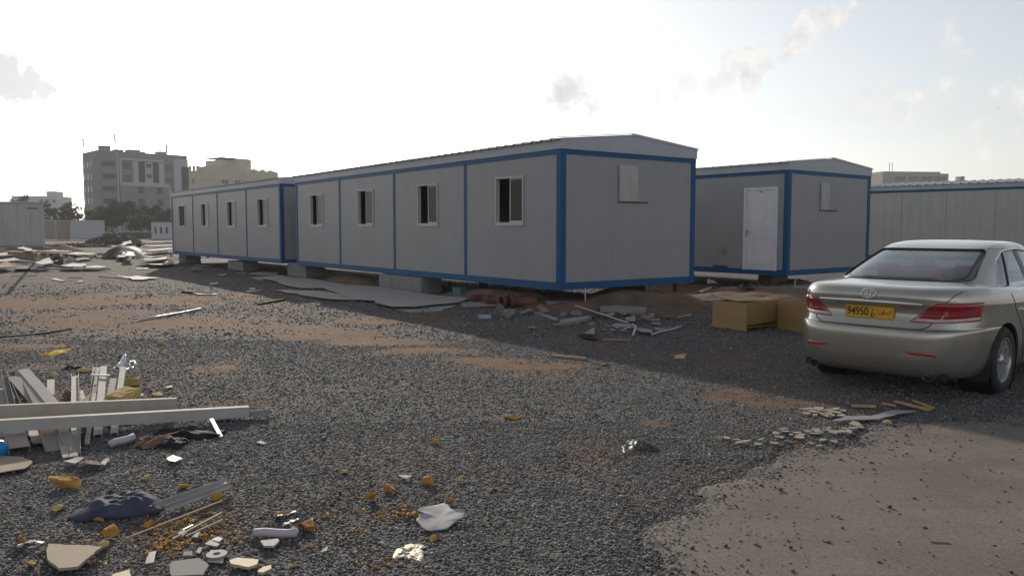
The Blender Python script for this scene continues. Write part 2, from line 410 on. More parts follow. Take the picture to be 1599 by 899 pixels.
def ground_material():
    m = bpy.data.materials.new('gravel and bare earth'); m.use_nodes = True
    N, Lk = m.node_tree.nodes, m.node_tree.links; b = N['Principled BSDF']
    b.inputs['Roughness'].default_value = .9; b.inputs['Specular IOR Level'].default_value = .3
    geo = N.new('ShaderNodeNewGeometry')
    at = N.new('ShaderNodeAttribute'); at.attribute_name = 'earth'
    vo = N.new('ShaderNodeTexVoronoi'); vo.inputs['Scale'].default_value = 52; Lk.new(geo.outputs['Position'], vo.inputs['Vector'])
    bw = N.new('ShaderNodeSeparateColor'); Lk.new(vo.outputs['Color'], bw.inputs[0])
    cr = N.new('ShaderNodeValToRGB'); e = cr.color_ramp.elements
    e[0].position = 0; e[0].color = (.062, .062, .068, 1); e[1].position = 1; e[1].color = (.17, .16, .155, 1)
    k = cr.color_ramp.elements.new(.6); k.color = (.115, .114, .12, 1)
    k = cr.color_ramp.elements.new(.85); k.color = (.14, .137, .14, 1)
    Lk.new(bw.outputs[0], cr.inputs[0])
    nz = N.new('ShaderNodeTexNoise'); nz.inputs['Scale'].default_value = .7; nz.inputs['Detail'].default_value = 8; nz.inputs['Roughness'].default_value = .65
    Lk.new(geo.outputs['Position'], nz.inputs['Vector'])
    big = N.new('ShaderNodeMix'); big.data_type = 'RGBA'; big.blend_type = 'MULTIPLY'; big.inputs['Factor'].default_value = .8
    r2 = N.new('ShaderNodeValToRGB'); q = r2.color_ramp.elements; q[0].position = .3; q[0].color = (.7, .68, .66, 1); q[1].position = .72; q[1].color = (1.35, 1.28, 1.2, 1)
    Lk.new(nz.outputs['Fac'], r2.inputs[0]); Lk.new(cr.outputs[0], big.inputs['A']); Lk.new(r2.outputs[0], big.inputs['B'])
    ez = N.new('ShaderNodeTexNoise'); ez.inputs['Scale'].default_value = 5; ez.inputs['Detail'].default_value = 9; ez.inputs['Roughness'].default_value = .7
    Lk.new(geo.outputs['Position'], ez.inputs['Vector'])
    er = N.new('ShaderNodeValToRGB'); q = er.color_ramp.elements; q[0].position = .3; q[0].color = (.085, .043, .022, 1); q[1].position = .75; q[1].color = (.25, .125, .055, 1)
    Lk.new(ez.outputs['Fac'], er.inputs[0])
    am = N.new('ShaderNodeMath'); am.operation = 'MULTIPLY_ADD'; am.inputs[1].default_value = 1.0; am.use_clamp = True
    e3 = N.new('ShaderNodeMath'); e3.operation = 'MULTIPLY_ADD'; e3.inputs[1].default_value = .9; e3.inputs[2].default_value = -.45
    Lk.new(ez.outputs['Fac'], e3.inputs[0]); Lk.new(at.outputs['Fac'], am.inputs[0])
    gate = N.new('ShaderNodeMath'); gate.operation = 'MULTIPLY'; Lk.new(e3.outputs[0], gate.inputs[0]); Lk.new(at.outputs['Fac'], gate.inputs[1]); Lk.new(gate.outputs[0], am.inputs[2])
    mx = N.new('ShaderNodeMix'); mx.data_type = 'RGBA'
    Lk.new(am.outputs[0], mx.inputs['Factor']); Lk.new(big.outputs['Result'], mx.inputs['A']); Lk.new(er.outputs[0], mx.inputs['B'])
    Lk.new(mx.outputs['Result'], b.inputs['Base Color'])
    bp = N.new('ShaderNodeBump'); bp.inputs['Strength'].default_value = .9; bp.inputs['Distance'].default_value = .02; bp.invert = True
    Lk.new(vo.outputs['Distance'], bp.inputs['Height'])
    b2 = N.new('ShaderNodeBump'); b2.inputs['Strength'].default_value = .6; b2.inputs['Distance'].default_value = .04
    Lk.new(ez.outputs['Fac'], b2.inputs['Height']); Lk.new(bp.outputs['Normal'], b2.inputs['Normal']); Lk.new(b2.outputs['Normal'], b.inputs['Normal'])
    return m
link('ground', me, ground_material(), kind='structure')

# paved road: sandy worn asphalt, a sheet just above the ground
rx_ = np.arange(.1, 13, .032); ry_ = np.arange(1.2, 8.2, .032)
XX, YY = np.meshgrid(rx_, ry_); rs = road_side(XX, YY)
idx = np.arange(XX.size).reshape(XX.shape)
quad = np.stack([idx[:-1, :-1], idx[:-1, 1:], idx[1:, 1:], idx[1:, :-1]], -1).reshape(-1, 4)
cs = (rs[:-1, :-1] + rs[:-1, 1:] + rs[1:, 1:] + rs[1:, :-1]).ravel() / 4
quad = quad[cs > 0]
used, inv = np.unique(quad, return_inverse=True)
ZZ = np.full(XX.size, .004) - .017 * np.clip((.12 - rs.ravel()) / .12, 0, 1)
Vr = np.stack([XX.ravel(), YY.ravel(), ZZ], -1)[used]
me = bpy.data.meshes.new('road'); fill(me, Vr, inv.reshape(-1, 4))
at = me.attributes.new('inside', 'FLOAT', 'POINT'); at.data.foreach_set('value', np.clip(rs.ravel()[used], 0, 3).astype(np.float32))
me.polygons.foreach_set('use_smooth', np.ones(len(me.polygons), bool))
def road_material():
    m = bpy.data.materials.new('dusty worn asphalt'); m.use_nodes = True
    N, Lk = m.node_tree.nodes, m.node_tree.links; b = N['Principled BSDF']
    b.inputs['Roughness'].default_value = .88; b.inputs['Specular IOR Level'].default_value = .3
    geo = N.new('ShaderNodeNewGeometry')
    def noise(s, d=8, r=.65):
        n = N.new('ShaderNodeTexNoise'); n.inputs['Scale'].default_value = s; n.inputs['Detail'].default_value = d; n.inputs['Roughness'].default_value = r
        Lk.new(geo.outputs['Position'], n.inputs['Vector']); return n.outputs['Fac']
    a = N.new('ShaderNodeValToRGB'); q = a.color_ramp.elements; q[0].position = .32; q[0].color = (.160, .138, .120, 1); q[1].position = .7; q[1].color = (.245, .213, .186, 1)
    Lk.new(noise(1.1), a.inputs[0])
    f = N.new('ShaderNodeValToRGB'); q = f.color_ramp.elements; q[0].position = .34; q[0].color = (.55, .55, .55, 1); q[1].position = .6; q[1].color = (1.1, 1.1, 1.1, 1)
    Lk.new(noise(55, 4, .7), f.inputs[0])
    mx = N.new('ShaderNodeMix'); mx.data_type = 'RGBA'; mx.blend_type = 'MULTIPLY'; mx.inputs['Factor'].default_value = .75
    Lk.new(a.outputs[0], mx.inputs['A']); Lk.new(f.outputs[0], mx.inputs['B'])
    vo = N.new('ShaderNodeTexVoronoi'); vo.inputs['Scale'].default_value = 16; Lk.new(geo.outputs['Position'], vo.inputs['Vector'])
    th = N.new('ShaderNodeMapRange'); th.inputs['From Min'].default_value = .10; th.inputs['From Max'].default_value = .05
    Lk.new(vo.outputs['Distance'], th.inputs['Value'])
    st = N.new('ShaderNodeMath'); st.operation = 'MULTIPLY'; st.inputs[1].default_value = .55; Lk.new(th.outputs['Result'], st.inputs[0])
    m3 = N.new('ShaderNodeMix'); m3.data_type = 'RGBA'; Lk.new(st.outputs[0], m3.inputs['Factor']); Lk.new(mx.outputs['Result'], m3.inputs['A']); m3.inputs['B'].default_value = (.07, .065, .062, 1)
    # dark scuffs in long streaks
    mp = N.new('ShaderNodeMapping'); mp.inputs['Rotation'].default_value = (0, 0, R(-28)); mp.inputs['Scale'].default_value = (.55, 3.2, 1)
    Lk.new(geo.outputs['Position'], mp.inputs['Vector'])
    sn = N.new('ShaderNodeTexNoise'); sn.inputs['Scale'].default_value = 1.6; sn.inputs['Detail'].default_value = 6; Lk.new(mp.outputs[0], sn.inputs['Vector'])
    sm = N.new('ShaderNodeMapRange'); sm.inputs['From Min'].default_value = .54; sm.inputs['From Max'].default_value = .68; sm.inputs['To Max'].default_value = .28; Lk.new(sn.outputs['Fac'], sm.inputs['Value'])
    m4 = N.new('ShaderNodeMix'); m4.data_type = 'RGBA'; Lk.new(sm.outputs['Result'], m4.inputs['Factor']); Lk.new(m3.outputs['Result'], m4.inputs['A']); m4.inputs['B'].default_value = (.12, .098, .085, 1)
    Lk.new(m4.outputs['Result'], b.inputs['Base Color'])
    bp = N.new('ShaderNodeBump'); bp.inputs['Strength'].default_value = .55; bp.inputs['Distance'].default_value = .008
    Lk.new(noise(120, 4, .7), bp.inputs['Height']); Lk.new(bp.outputs['Normal'], b.inputs['Normal'])
    return m
link('road', me, road_material(), kind='structure')

# crushed gravel: tens of thousands of small angular stones, one mesh
def stones(name, pts, size, cols, mat):
    n = len(pts)
    base = np.array([(1, 0, 0), (-1, 0, 0), (0, 1, 0), (0, -1, 0), (0, 0, .8), (0, 0, -.8)], float)
    tri = np.array([(0, 2, 4), (2, 1, 4), (1, 3, 4), (3, 0, 4), (2, 0, 5), (1, 2, 5), (3, 1, 5), (0, 3, 5)])
    v = base[None] * (1 + rng.uniform(-.4, .4, (n, 6, 1))) + rng.uniform(-.28, .28, (n, 6, 3))
    v *= size[:, None, None]; v[:, :, 2] *= .55
    a = rng.uniform(0, 2 * np.pi, n); t = rng.normal(0, .45, n)
    c, s = np.cos(t)[:, None], np.sin(t)[:, None]
    y, z = v[:, :, 1] * c - v[:, :, 2] * s, v[:, :, 1] * s + v[:, :, 2] * c
    x = v[:, :, 0]; c, s = np.cos(a)[:, None], np.sin(a)[:, None]
    v = np.stack([x * c - y * s, x * s + y * c, z], -1)
    v[:, :, 2] -= v[:, :, 2].min(1)[:, None] * .55
    v += pts[:, None, :]
    F = (tri[None] + (np.arange(n) * 6)[:, None, None]).reshape(-1, 3)
    me = bpy.data.meshes.new(name); fill(me, v.reshape(-1, 3), F)
    ca = me.attributes.new('tone', 'FLOAT_COLOR', 'POINT')
    ca.data.foreach_set('color', np.repeat(np.concatenate([cols, np.ones((n, 1))], 1), 6, axis=0).astype(np.float32).ravel())
    return link(name, me, mat, kind='stuff')
def stone_material():
    m = bpy.data.materials.new('crushed stone'); m.use_nodes = True
    N, Lk = m.node_tree.nodes, m.node_tree.links; b = N['Principled BSDF']
    at = N.new('ShaderNodeAttribute'); at.attribute_name = 'tone'; Lk.new(at.outputs['Color'], b.inputs['Base Color'])
    b.inputs['Roughness'].default_value = .85; b.inputs['Specular IOR Level'].default_value = .2
    return m
M['stone'] = stone_material()
def scatter(y0, y1, per_m2, smin, smax):
    area = (y1 ** 2 - y0 ** 2) * .5 * 1.52 + (y1 - y0) * .8
    n = int(area * per_m2)
    y = np.sqrt(rng.uniform(y0 ** 2, y1 ** 2, n)); x = rng.uniform(-1, 1, n) * (.76 * y + .4)
    return x, y, rng.uniform(smin, smax, n)
parts = [scatter(3.1, 6.5, 4300, .0035, .0100), scatter(6.5, 11.5, 1450, .005, .0115), scatter(11.5, 24, 220, .009, .020)]
sx = np.concatenate([p[0] for p in parts]); sy = np.concatenate([p[1] for p in parts]); ssz = np.concatenate([p[2] for p in parts])
e = earth_amount(sx, sy); rs = road_side(sx, sy)
e0 = e; keep = (rng.random(len(sx)) < np.interp(sy, [3, 13, 24], [1, 1, .03])) & (rng.random(len(sx)) > e * 1.15) & (rng.random(len(sx)) < np.where(rs < 0, 1, np.exp(-rs / .13) * .75 + .006))
sx, sy, ssz, e = sx[keep], sy[keep], ssz[keep], e0[keep]
def gz(x, y):
    z = (fbm(x, y, 1.6, 21) - .5) * .05 + (fbm(x, y, .3, 25, 2) - .5) * .018
    r = road_side(x, y)
    return np.where(r > 0, .004, np.where(r > -.15, np.minimum(z * .25, 0) - .012, z))
tone = rng.random(len(sx)); hue = rng.random(len(sx))
g0 = np.interp(tone, [0, .5, .85, .96, 1], [.085, .18, .25, .32, .42])
cols = np.stack([g0 * (.94 + .16 * hue ** 3), g0 * .985, g0 * (1.12 - .30 * hue ** 3)], -1)
print('STONES', len(sx)); tint = np.clip((fbm(sx, sy, 1.3, 61, 4) - .42) * 3, 0, 1)[:, None] * .40 + np.clip(e, 0, 1)[:, None] * .5; cols = cols * (1 - tint + tint * np.array([1.22, .98, .74])); stones('gravel', np.stack([sx, sy, gz(sx, sy)], -1), ssz * np.interp(sy, [3, 12, 22], [1, 1.1, 1.3]) * np.where(rng.random(len(sx)) < .04, 1.7, 1), cols, M['stone'])
# loose stones thrown onto the road
n = 430
lx = rng.uniform(.6, 6, n); ly = rng.uniform(3.3, 6.9, n); lr = road_side(lx, ly)
k = (lr > .03) & (rng.random(n) < np.exp(-lr / 1.1) + .12); lx, ly = lx[k], ly[k]
g1 = rng.uniform(.05, .16, len(lx))
stones('loose_stones', np.stack([lx, ly, np.full(len(lx), .005)], -1), rng.uniform(.006, .017, len(lx)), np.stack([g1 * 1.05, g1, g1 * .95], -1), M['stone'])
# ------------------------------------------------------------------ site cabins
def wall_panel(root, loc, rz, w, za, zb, mat, hole=None, t=.05):
    m = MB()
    if hole:
        x0, x1, h0, h1 = hole
        m.box(0, x0, 0, t, za, zb).box(x1, w, 0, t, za, zb)
        m.box(x0, x1, 0, t, za, h0).box(x0, x1, 0, t, h1, zb)
    else:
        m.box(0, w, 0, t, za, zb)
    return m.build('wall_panel', mat, root, loc, (0, 0, rz))
def cabin_window(root, loc, rz, x0, x1, z0, z1):
    f = .036
    m = MB().box(x0, x0 + f, -.022, .07, z0, z1).box(x1 - f, x1, -.022, .07, z0, z1).box(x0 + f, x1 - f, -.022, .07, z1 - f, z1).box(x0 + f, x1 - f, -.026, .07, z0, z0 + .075)
    w = m.build('window', M['white'], root, loc, (0, 0, rz))
    xm = (x0 + x1) / 2 + .02; s = .032
    a, b, c, d = xm - .02, x1 - f, z0 + .075, z1 - f
    MB().box(a, a + s, .004, .03, c, d).box(b - s, b, .004, .03, c, d).box(a + s, b - s, .004, .03, d - s, d).box(a + s, b - s, .004, .03, c, c + s).build('sash', M['white'], w)
    MB().box(a + s, b - s, .014, .019, c + s, d - s).build('pane', M['pane'], w)
    # the other sash is pushed open behind it
    MB().box(a + .05, b, .038, .044, c, d).build('pane', M['pane'], w)
    MB().box(x0 + f, x0 + f + .02, .034, .062, c, d).build('track', M['white'], w)
    return w
def roof_sheet(root, W, L, z_e, z_r, side, mat):
    """trapezoid-ribbed sheet, ribs run from ridge to eave"""
    over = .075
    prof = []; y = -.03
    while y < L + .03:
        prof += [(y, 0), (y + .22, 0), (y + .24, .032), (y + .28, .032)]; y += .30
    prof = [(min(p, L + .03), h) for p, h in prof]
    n = len(prof)
    slope = (z_r - z_e) / (W / 2)
    if side == 0: xs = [(-over, z_e - slope * over), (W / 2, z_r)]
    else: xs = [(W / 2, z_r), (W + over, z_e - slope * over)]
    vs = [(x, p, z + h) for x, z in xs for p, h in prof] + [(x, p, z + h - .006) for x, z in xs for p, h in prof]
    fs = []
    for i in range(n - 1):
        fs += [(i, i + 1, n + i + 1, n + i), (2 * n + i, 3 * n + i, 3 * n + i + 1, 2 * n + i + 1), (i, 2 * n + i, 2 * n + i + 1, i + 1), (n + i, n + i + 1, 3 * n + i + 1, 3 * n + i)]
    fs += [(0, n, 3 * n, 2 * n), (n - 1, 3 * n - 1, 4 * n - 1, 2 * n - 1)]
    return MB().add(vs, fs).build('roof_sheet', mat, root)
def cabin(name, label, x, y, yaw, L, W, z0, H, bays, wins, pmat, door=None, group=None, end_cover=None, far_ends=True):
    r = thing(name, label, 'cabin', (x, y, 0), yaw, group)
    zt = z0 + H; rb, rt, pw = .145, .09, .14
    blue = M['blue']
    # steel frame
    for px_, py_ in ((0, 0), (W - pw, 0), (0, L - pw), (W - pw, L - pw)):
        MB().box(px_, px_ + pw, py_, py_ + pw, z0 + rb, zt - rt).build('corner_post', blue, r, bevel=.008)
    for a, b in ((0, .06), (W - .06, W)):
        MB().box(a, b, 0, L, z0, z0 + .085).box(a + (.014 if a == 0 else 0), b - (0 if a == 0 else .014), .003, L - .003, z0 + .085, z0 + rb).build('bottom_rail', blue, r)
        MB().box(a, b, 0, L, zt - rt, zt).build('top_rail', blue, r)
    for a, b in ((0, .06), (L - .06, L)):
        MB().box(.06, W - .06, a, b, z0, z0 + rb).build('bottom_rail', blue, r)
        MB().box(.06, W - .06, a, b, zt - rt, zt).build('top_rail', blue, r)
    za, zb = z0 + rb, zt - rt
    edges = [pw] + [v for b in bays for v in (b - .045, b + .045)] + [L - pw]
    for b in bays:
        MB().box(.004, .06, b - .045, b + .045, za, zb).build('post', blue, r)
    for i in range(0, len(edges), 2):
        s0, s1 = edges[i], edges[i + 1]; hole = None
        for (c0, c1, h0, h1) in wins:
            if s0 < c0 < s1: hole = (s1 - c1, s1 - c0, h0, h1)
        if door and s0 < door[0] < s1: hole = (s1 - door[1], s1 - door[0], za + .002, door[2])
        wall_panel(r, (.018, s1, 0), R(-90), s1 - s0, za, zb, pmat, hole)
        if hole and not (door and s0 < door[0] < s1):
            cabin_window(r, (.018, s1, 0), R(-90), hole[0] + .002, hole[1] - .002, hole[2] + .002, hole[3] - .002)
        if door and s0 < door[0] < s1:
            w = hole[1] - hole[0]
            d = MB().box(0, .06, -.03, .07, za - .03, door[2]).box(w - .06, w, -.03, .07, za - .03, door[2]).box(.06, w - .06, -.03, .07, door[2] - .06, door[2]).build('door', M['door_white'], r, (.018, s1 - hole[0], 0), (0, 0, R(-90)))
            lz0, lz1 = za - .02, door[2] - .06
            MB().box(.063, w - .063, -.005, .035, lz0, lz1).build('leaf', M['door_white'], d)
            for q0, q1 in ((lz0 + .13, lz0 + .92), (lz0 + 1.06, lz1 - .12)):
                MB().box(.15, w - .15, -.013, -.0055, q0, q1).build('door_panel', M['door_white'], d, bevel=.004)
            MB().box(.085, .115, -.045, -.005, lz0 + .90, lz0 + 1.06).box(.09, .20, -.06, -.045, lz0 + 1.0, lz0 + 1.02).build('handle', M['alu'], d)
            MB().box(w * .5 - .055, w * .5 + .055, -.012, -.0055, lz1 - .075, lz1 - .035).build('number_plate', M['scrap_grey'], d)
    # hidden long side and the two ends, each three panels wide
    wall_panel(r, (W - .018, pw, 0), R(90), L - 2 * pw, za, zb, pmat)
    n = 3; step = (W - 2 * pw) / n
    for k in range(n):
        wall_panel(r, (pw + k * step + (.002 if k else 0), .018, 0), 0, step - .002, za, zb, pmat)
        wall_panel(r, (W - pw - k * step, L - .018, 0), R(180), step - .002, za, zb, pmat)
    MB().box(.062, W - .062, .062, L - .062, z0 + .02, z0 + .12).build('floor_deck', M['wood_floor'], r)
    MB().box(.07, W - .07, .07, L - .07, zt - .05, zt - .03).build('ceiling_board', M['fascia'], r)
    # roof edge sheets, gables and ribbed roof
    z_e, z_r = zt + .185, zt + .375
    for a, b in ((-.012, .012), (W - .012, W + .012)):
        MB().box(a, b, .002, L - .002, zt + .002, z_e - .006).build('fascia', M['fascia'], r)
    for a, b in ((-.016, .006), (L - .006, L + .016)):
        MB().prism([(-.014, zt + .003), (W / 2 - .004, zt + .003), (W / 2 - .004, z_r + .02), (-.014, z_e + .02)], 'y', a, b).build('gable_sheet', M['fascia'], r)
        MB().prism([(W / 2, zt + .003), (W + .014, zt + .003), (W + .014, z_e + .02), (W / 2, z_r + .02)], 'y', a, b).build('gable_sheet', M['fascia'], r)
        lo, hi = (a - .012, a + .09) if a < 0 else (b - .09, b + .012)
        sl = (z_r - z_e) / (W / 2)
        MB().prism([(-.09, z_e + .036 - sl * .09), (W / 2, z_r + .036), (W + .09, z_e + .036 - sl * .09), (W + .09, z_e + .044 - sl * .09), (W / 2, z_r + .044), (-.09, z_e + .044 - sl * .09)], 'y', lo, hi).build('verge_flashing', M['roof'], r)
    roof_sheet(r, W, L, z_e, z_r, 0, M['roof']); roof_sheet(r, W, L, z_e, z_r, 1, M['roof'])
    if end_cover:
        x0, x1, xm, h0, h1 = end_cover
        MB().box(x0, x1, -.004, .0175, h0, h1).build('opening_board', pmat, r)
        MB().box(x0 - .012, x1 + .006, -.009, .0174, h0 - .03, h0 - .004).build('opening_sill', M['rust'], r)
        o = MB()
        k = 6
        vs = [(x0 + (xm - x0) * i / k, -.008 - .018 * math.sin(i / k * 2.2) - .012 * (j == 1), h0 + (h1 - h0) * j / 2) for j in range(3) for i in range(k + 1)]
        vs += [(p[0], p[1] + .003, p[2]) for p in vs]
        q = k + 1; fs = [(j * q + i, j * q + i + 1, (j + 1) * q + i + 1, (j + 1) * q + i) for j in range(2) for i in range(k)]
        fs += [tuple(v + 3 * q for v in f[::-1]) for f in fs]
        o.add(vs, fs).build('opening_cover', M['scrap_white'], r)
    return r
BAYS = [3.40, 6.82, 10.24]
WINS = [(1.20, 2.20, 1.67, 2.70), (4.60, 5.58, 1.67, 2.70), (8.02, 9.0, 1.67, 2.70), (11.48, 12.48, 1.67, 2.70)]
GRP = 'blue framed site cabins'
cabA = cabin('portable_cabin', 'long grey cabin with blue steel frame, nearest, its end wall facing the cars side', .9375, 15.346, R(36.22), 13.72, 3.86, .42, 2.718, BAYS, WINS, M['panel'], group=GRP, end_cover=(1.53, 2.38, 2.05, 2.17, 2.91))
cabA['label'] = 'nearest long grey cabin with blue frame and four open white windows'
cabin('portable_cabin', 'far grey cabin with blue frame, end to end behind the nearest long cabin', -7.899, 27.18, R(37.6), 13.64, 3.86, .43, 2.72, BAYS, WINS, M['panel'], group=GRP)
cabC = cabin('portable_cabin', 'grey cabin with blue frame and a white door, behind the parked car', 7.082, 20.442, R(38.54), 12.0, 4.17, .40, 2.72, [], [], M['panel'], door=(.31, 1.34, 2.70), group=GRP, end_cover=(1.51, 2.40, 1.92, 2.12, 2.83))
MB().box(-.004, .014, 1.85, 2.31, .545, .60).build('rail_bracket', M['blue'], cabC)
MB().box(-.01, .017, 1.94, 2.09, .93, 1.11).box(-.035, -.01, 1.98, 2.06, .97, 1.05).build('socket_box', M['scrap_grey'], cabC, bevel=.004)
MB().box(.010, .0175, 2.286, 2.300, .57, 3.02).build('panel_joint', M['fascia'], cabC)
cabD = cabin('portable_cabin', 'pale beige cabin with ribbed roof behind the car roof at the right edge', 23.85, 23.62, R(46.3), 14.6, 3.8, .42, 2.72, [], [], M['panel_beige'], group=GRP)
for s in (5.0, 6.45, 8.35, 10.0, 11.6):
    MB().box(.012, .0175, s, s + .018, .60, 2.98).build('panel_joint', M['scrap_grey'], cabD)
MB().box(.013, .0175, 5.05, 6.40, .60, 2.62).build('door', M['panel_beige'], cabD)
MB().box(-.03, .013, 6.18, 6.30, 1.75, 1.79).build('handle', M['alu'], cabD)

# supports under the cabins
def block(px, py, w, d, h, yaw, label, dz=0.0, off=0.0):
    """cast concrete block: front right bottom corner seen at px, py; runs back along the cabin"""
    p = spot(px, py)
    u1 = Vector((-math.sin(yaw), math.cos(yaw), 0))
    p = p + u1 * off
    m = MB().box(0, d, 0, w, 0, h)
    bm = bmesh.new(); me = m.mesh('concrete_block'); bm.from_mesh(me)
    rnd = random.Random(int(px * 7 + off * 100))
    bmesh.ops.subdivide_edges(bm, edges=bm.edges, cuts=3, use_grid_fill=True)
    for v in bm.verts:
        v.co += Vector((rnd.uniform(-1, 1), rnd.uniform(-1, 1), rnd.uniform(-1, 1))) * .006
    bm.to_mesh(me); bm.free()
    o = link('concrete_block', me, M['concrete'], None, (p.x, p.y, dz), (0, 0, yaw), bevel=.012)
    return tag(o, label, 'block', 'concrete blocks under the cabins')
ya, yb = R(36.22), R(37.6)
block(657, 459, 1.12, .62, .405, ya, 'right one of the two concrete blocks under the middle of the nearest cabin')
block(657, 459, 1.15, .60, .40, ya, 'left one of the two concrete blocks under the middle of the nearest cabin', off=1.128)
block(478, 433.5, .72, .7, .405, ya + .05, 'right one of the concrete blocks where the two long cabins meet')
block(478, 433.5, .78, .66, .415, ya + .05, 'left one of the concrete blocks where the two long cabins meet', off=.73)
block(379, 423, .85, .62, .36, yb, 'concrete block under the far cabin, holding up a pale board, right one')
block(379, 423, .9, .6, .355, yb, 'concrete block under the far cabin, holding up a pale board, left one', off=.858)
block(290, 411.5, 1.1, .7, .40, yb, 'concrete block under the far end of the far cabin')
block(1205, 447, .45, .8, .30, R(38.5), 'dark concrete block under the cabin with the white door')
p = spot(352, 402, .362)
tag(MB().prism([(-1.0, -.45), (.85, -.5), (1.05, .1), (-.7, .25)], 'z', 0, .035).build('pale_board', M['ply'], None, (p.x + .05, p.y + .25, .366), (0, 0, yb + R(100))), 'pale board laid on the concrete blocks under the far cabin', 'board')
p = spot(1056, 470)
u2 = Vector((math.cos(ya), math.sin(ya), 0))
def support(name, label, x, y, rz, w, h, mat, cat):
    m = MB().box(-w / 2, w / 2, -.05, .05, 0, h).box(-w / 2 - .06, w / 2 + .06, -.09, .09, 0, .03)
    return tag(m.build(name, mat, None, (x, y, 0), (0, 0, rz), bevel=.004), label, cat)
c0 = Vector((.9375, 15.346, 0)); a1 = Vector((-math.sin(ya), math.cos(ya), 0))
q = c0 + u2 * 3.45 + a1 * .15
support('steel_prop', 'rusty steel prop under the right corner of the nearest cabin', q.x, q.y, ya, .10, .42, M['rust'], 'prop')
q = c0 + u2 * 2.6 + a1 * .8
tag(MB().box(-.3, .3, -.25, .25, 0, .415).build('timber_block', M['wood_floor'], None, (q.x, q.y, 0), (0, 0, ya), bevel=.01), 'dark timber block under the end wall of the nearest cabin', 'block')
q = c0 + u2 * .62 + a1 * -.02
tag(MB().tube([(0, 0, -.02), (.004, 0, .2), (0, .004, .44)], .012, 8).build('drain_pipe', M['pvc'], None, (q.x, q.y, 0)), 'thin white pipe standing under the near corner of the nearest cabin', 'pipe')
q = Vector((7.082, 20.442, 0)) + Vector((math.cos(R(38.5)), math.sin(R(38.5)), 0)) * .4
tag(MB().tube([(0, 0, -.02), (0, .004, .2), (.004, 0, .42)], .014, 8).build('drain_pipe', M['pvc'], None, (q.x, q.y, 0)), 'thin white pipe standing under the corner of the cabin with the door', 'pipe')

# ------------------------------------------------------------------ containers and walls at the far left
def panel_box(name, label, cat, px0, px1, Yd, rz, depth, z0, z1, mat, seams=8, roof=True, group=None):
    """flat-fronted unit turned to face the yard: right end at px1 and Yd metres away, left end seen at px0"""
    xr = (px1 - CX) / FPX * Yd; k0 = (px0 - CX) / FPX
    w = (k0 * Yd - xr) / (k0 * math.sin(rz) - math.cos(rz))
    r = thing(name, label, cat, (xr - w * math.cos(rz), Yd - w * math.sin(rz), 0), rz, group)
    step = w / seams
    for k in range(seams):
        MB().box(k * step + .006, (k + 1) * step - .006, 0, .05, z0 + .14, z1 - .10).build('wall_panel', mat, r)
    MB().box(0, w, .02, .08, z0, z0 + .13).build('bottom_rail', M['scrap_grey'], r)
    MB().box(0, w, .01, .10, z1 - .09, z1).build('top_rail', M['fascia'], r)
    for a in (-.02, w - .10):
        MB().box(a, a + .12, -.02, .12, z0, z1 + .01).build('corner_post', M['fascia'], r)
    MB().box(.0, w, .12, depth, z0 + .02, z1 - .02).build('body', mat, r)
    if roof: MB().box(-.05, w + .05, -.05, depth + .05, z1 + .012, z1 + .07).build('roof', M['roof'], r)
    return r
r = panel_box('site_container', 'large grey site container with flat roof at the left edge', 'container', -60, 71, 52, R(31), 2.6, .42, 3.30, M['panel_beige'], 6)
MB().box(3.6, 4.2, -.02, .0, 2.92, 2.99).build('vent', M['dark'], r)
panel_box('boundary_wall', 'brown panel wall right of the large grey container', 'wall', 60, 89, 116, R(28), .3, .1, 3.0, M['brown_wall'] if 'brown_wall' in M else M['cardboard'], 3, False)
r = panel_box('boundary_wall', 'brown wall section with a dark door frame left of the white panels', 'wall', 89, 112, 117, R(28), .3, .05, 2.95, M['cardboard'], 2, False)
MB().box(-.12, .0, -.15, .02, .1, 2.98).box(2.1, 2.28, -.15, .02, .1, 2.98).build('door_frame', M['dark'], r)
panel_box('white_unit', 'dirty white panel unit behind the rubble heap', 'container', 113, 165, 118, R(27), 2.6, .15, 2.85, M['fascia'], 3)
r = panel_box('white_cabin', 'small white cabin with three narrow windows beside the far cabin', 'cabin', 238, 272, 122, R(24), 2.8, -.02, 2.62, M['white'], 4)
for xx in (.42, 1.18, 1.98):
    f = MB().box(xx - .05, xx + .33, -.02, .0, .92, 2.0).build('window', M['fascia'], r)
    MB().box(xx, xx + .28, -.03, -.021, .96, 1.95).build('pane', M['dark'], f)
panel_box('dark_fence', 'low dark fence between the rubble heap and the small white cabin', 'fence', 186, 240, 130, R(24), .2, -.05, 1.2, M['dark'], 8, False)

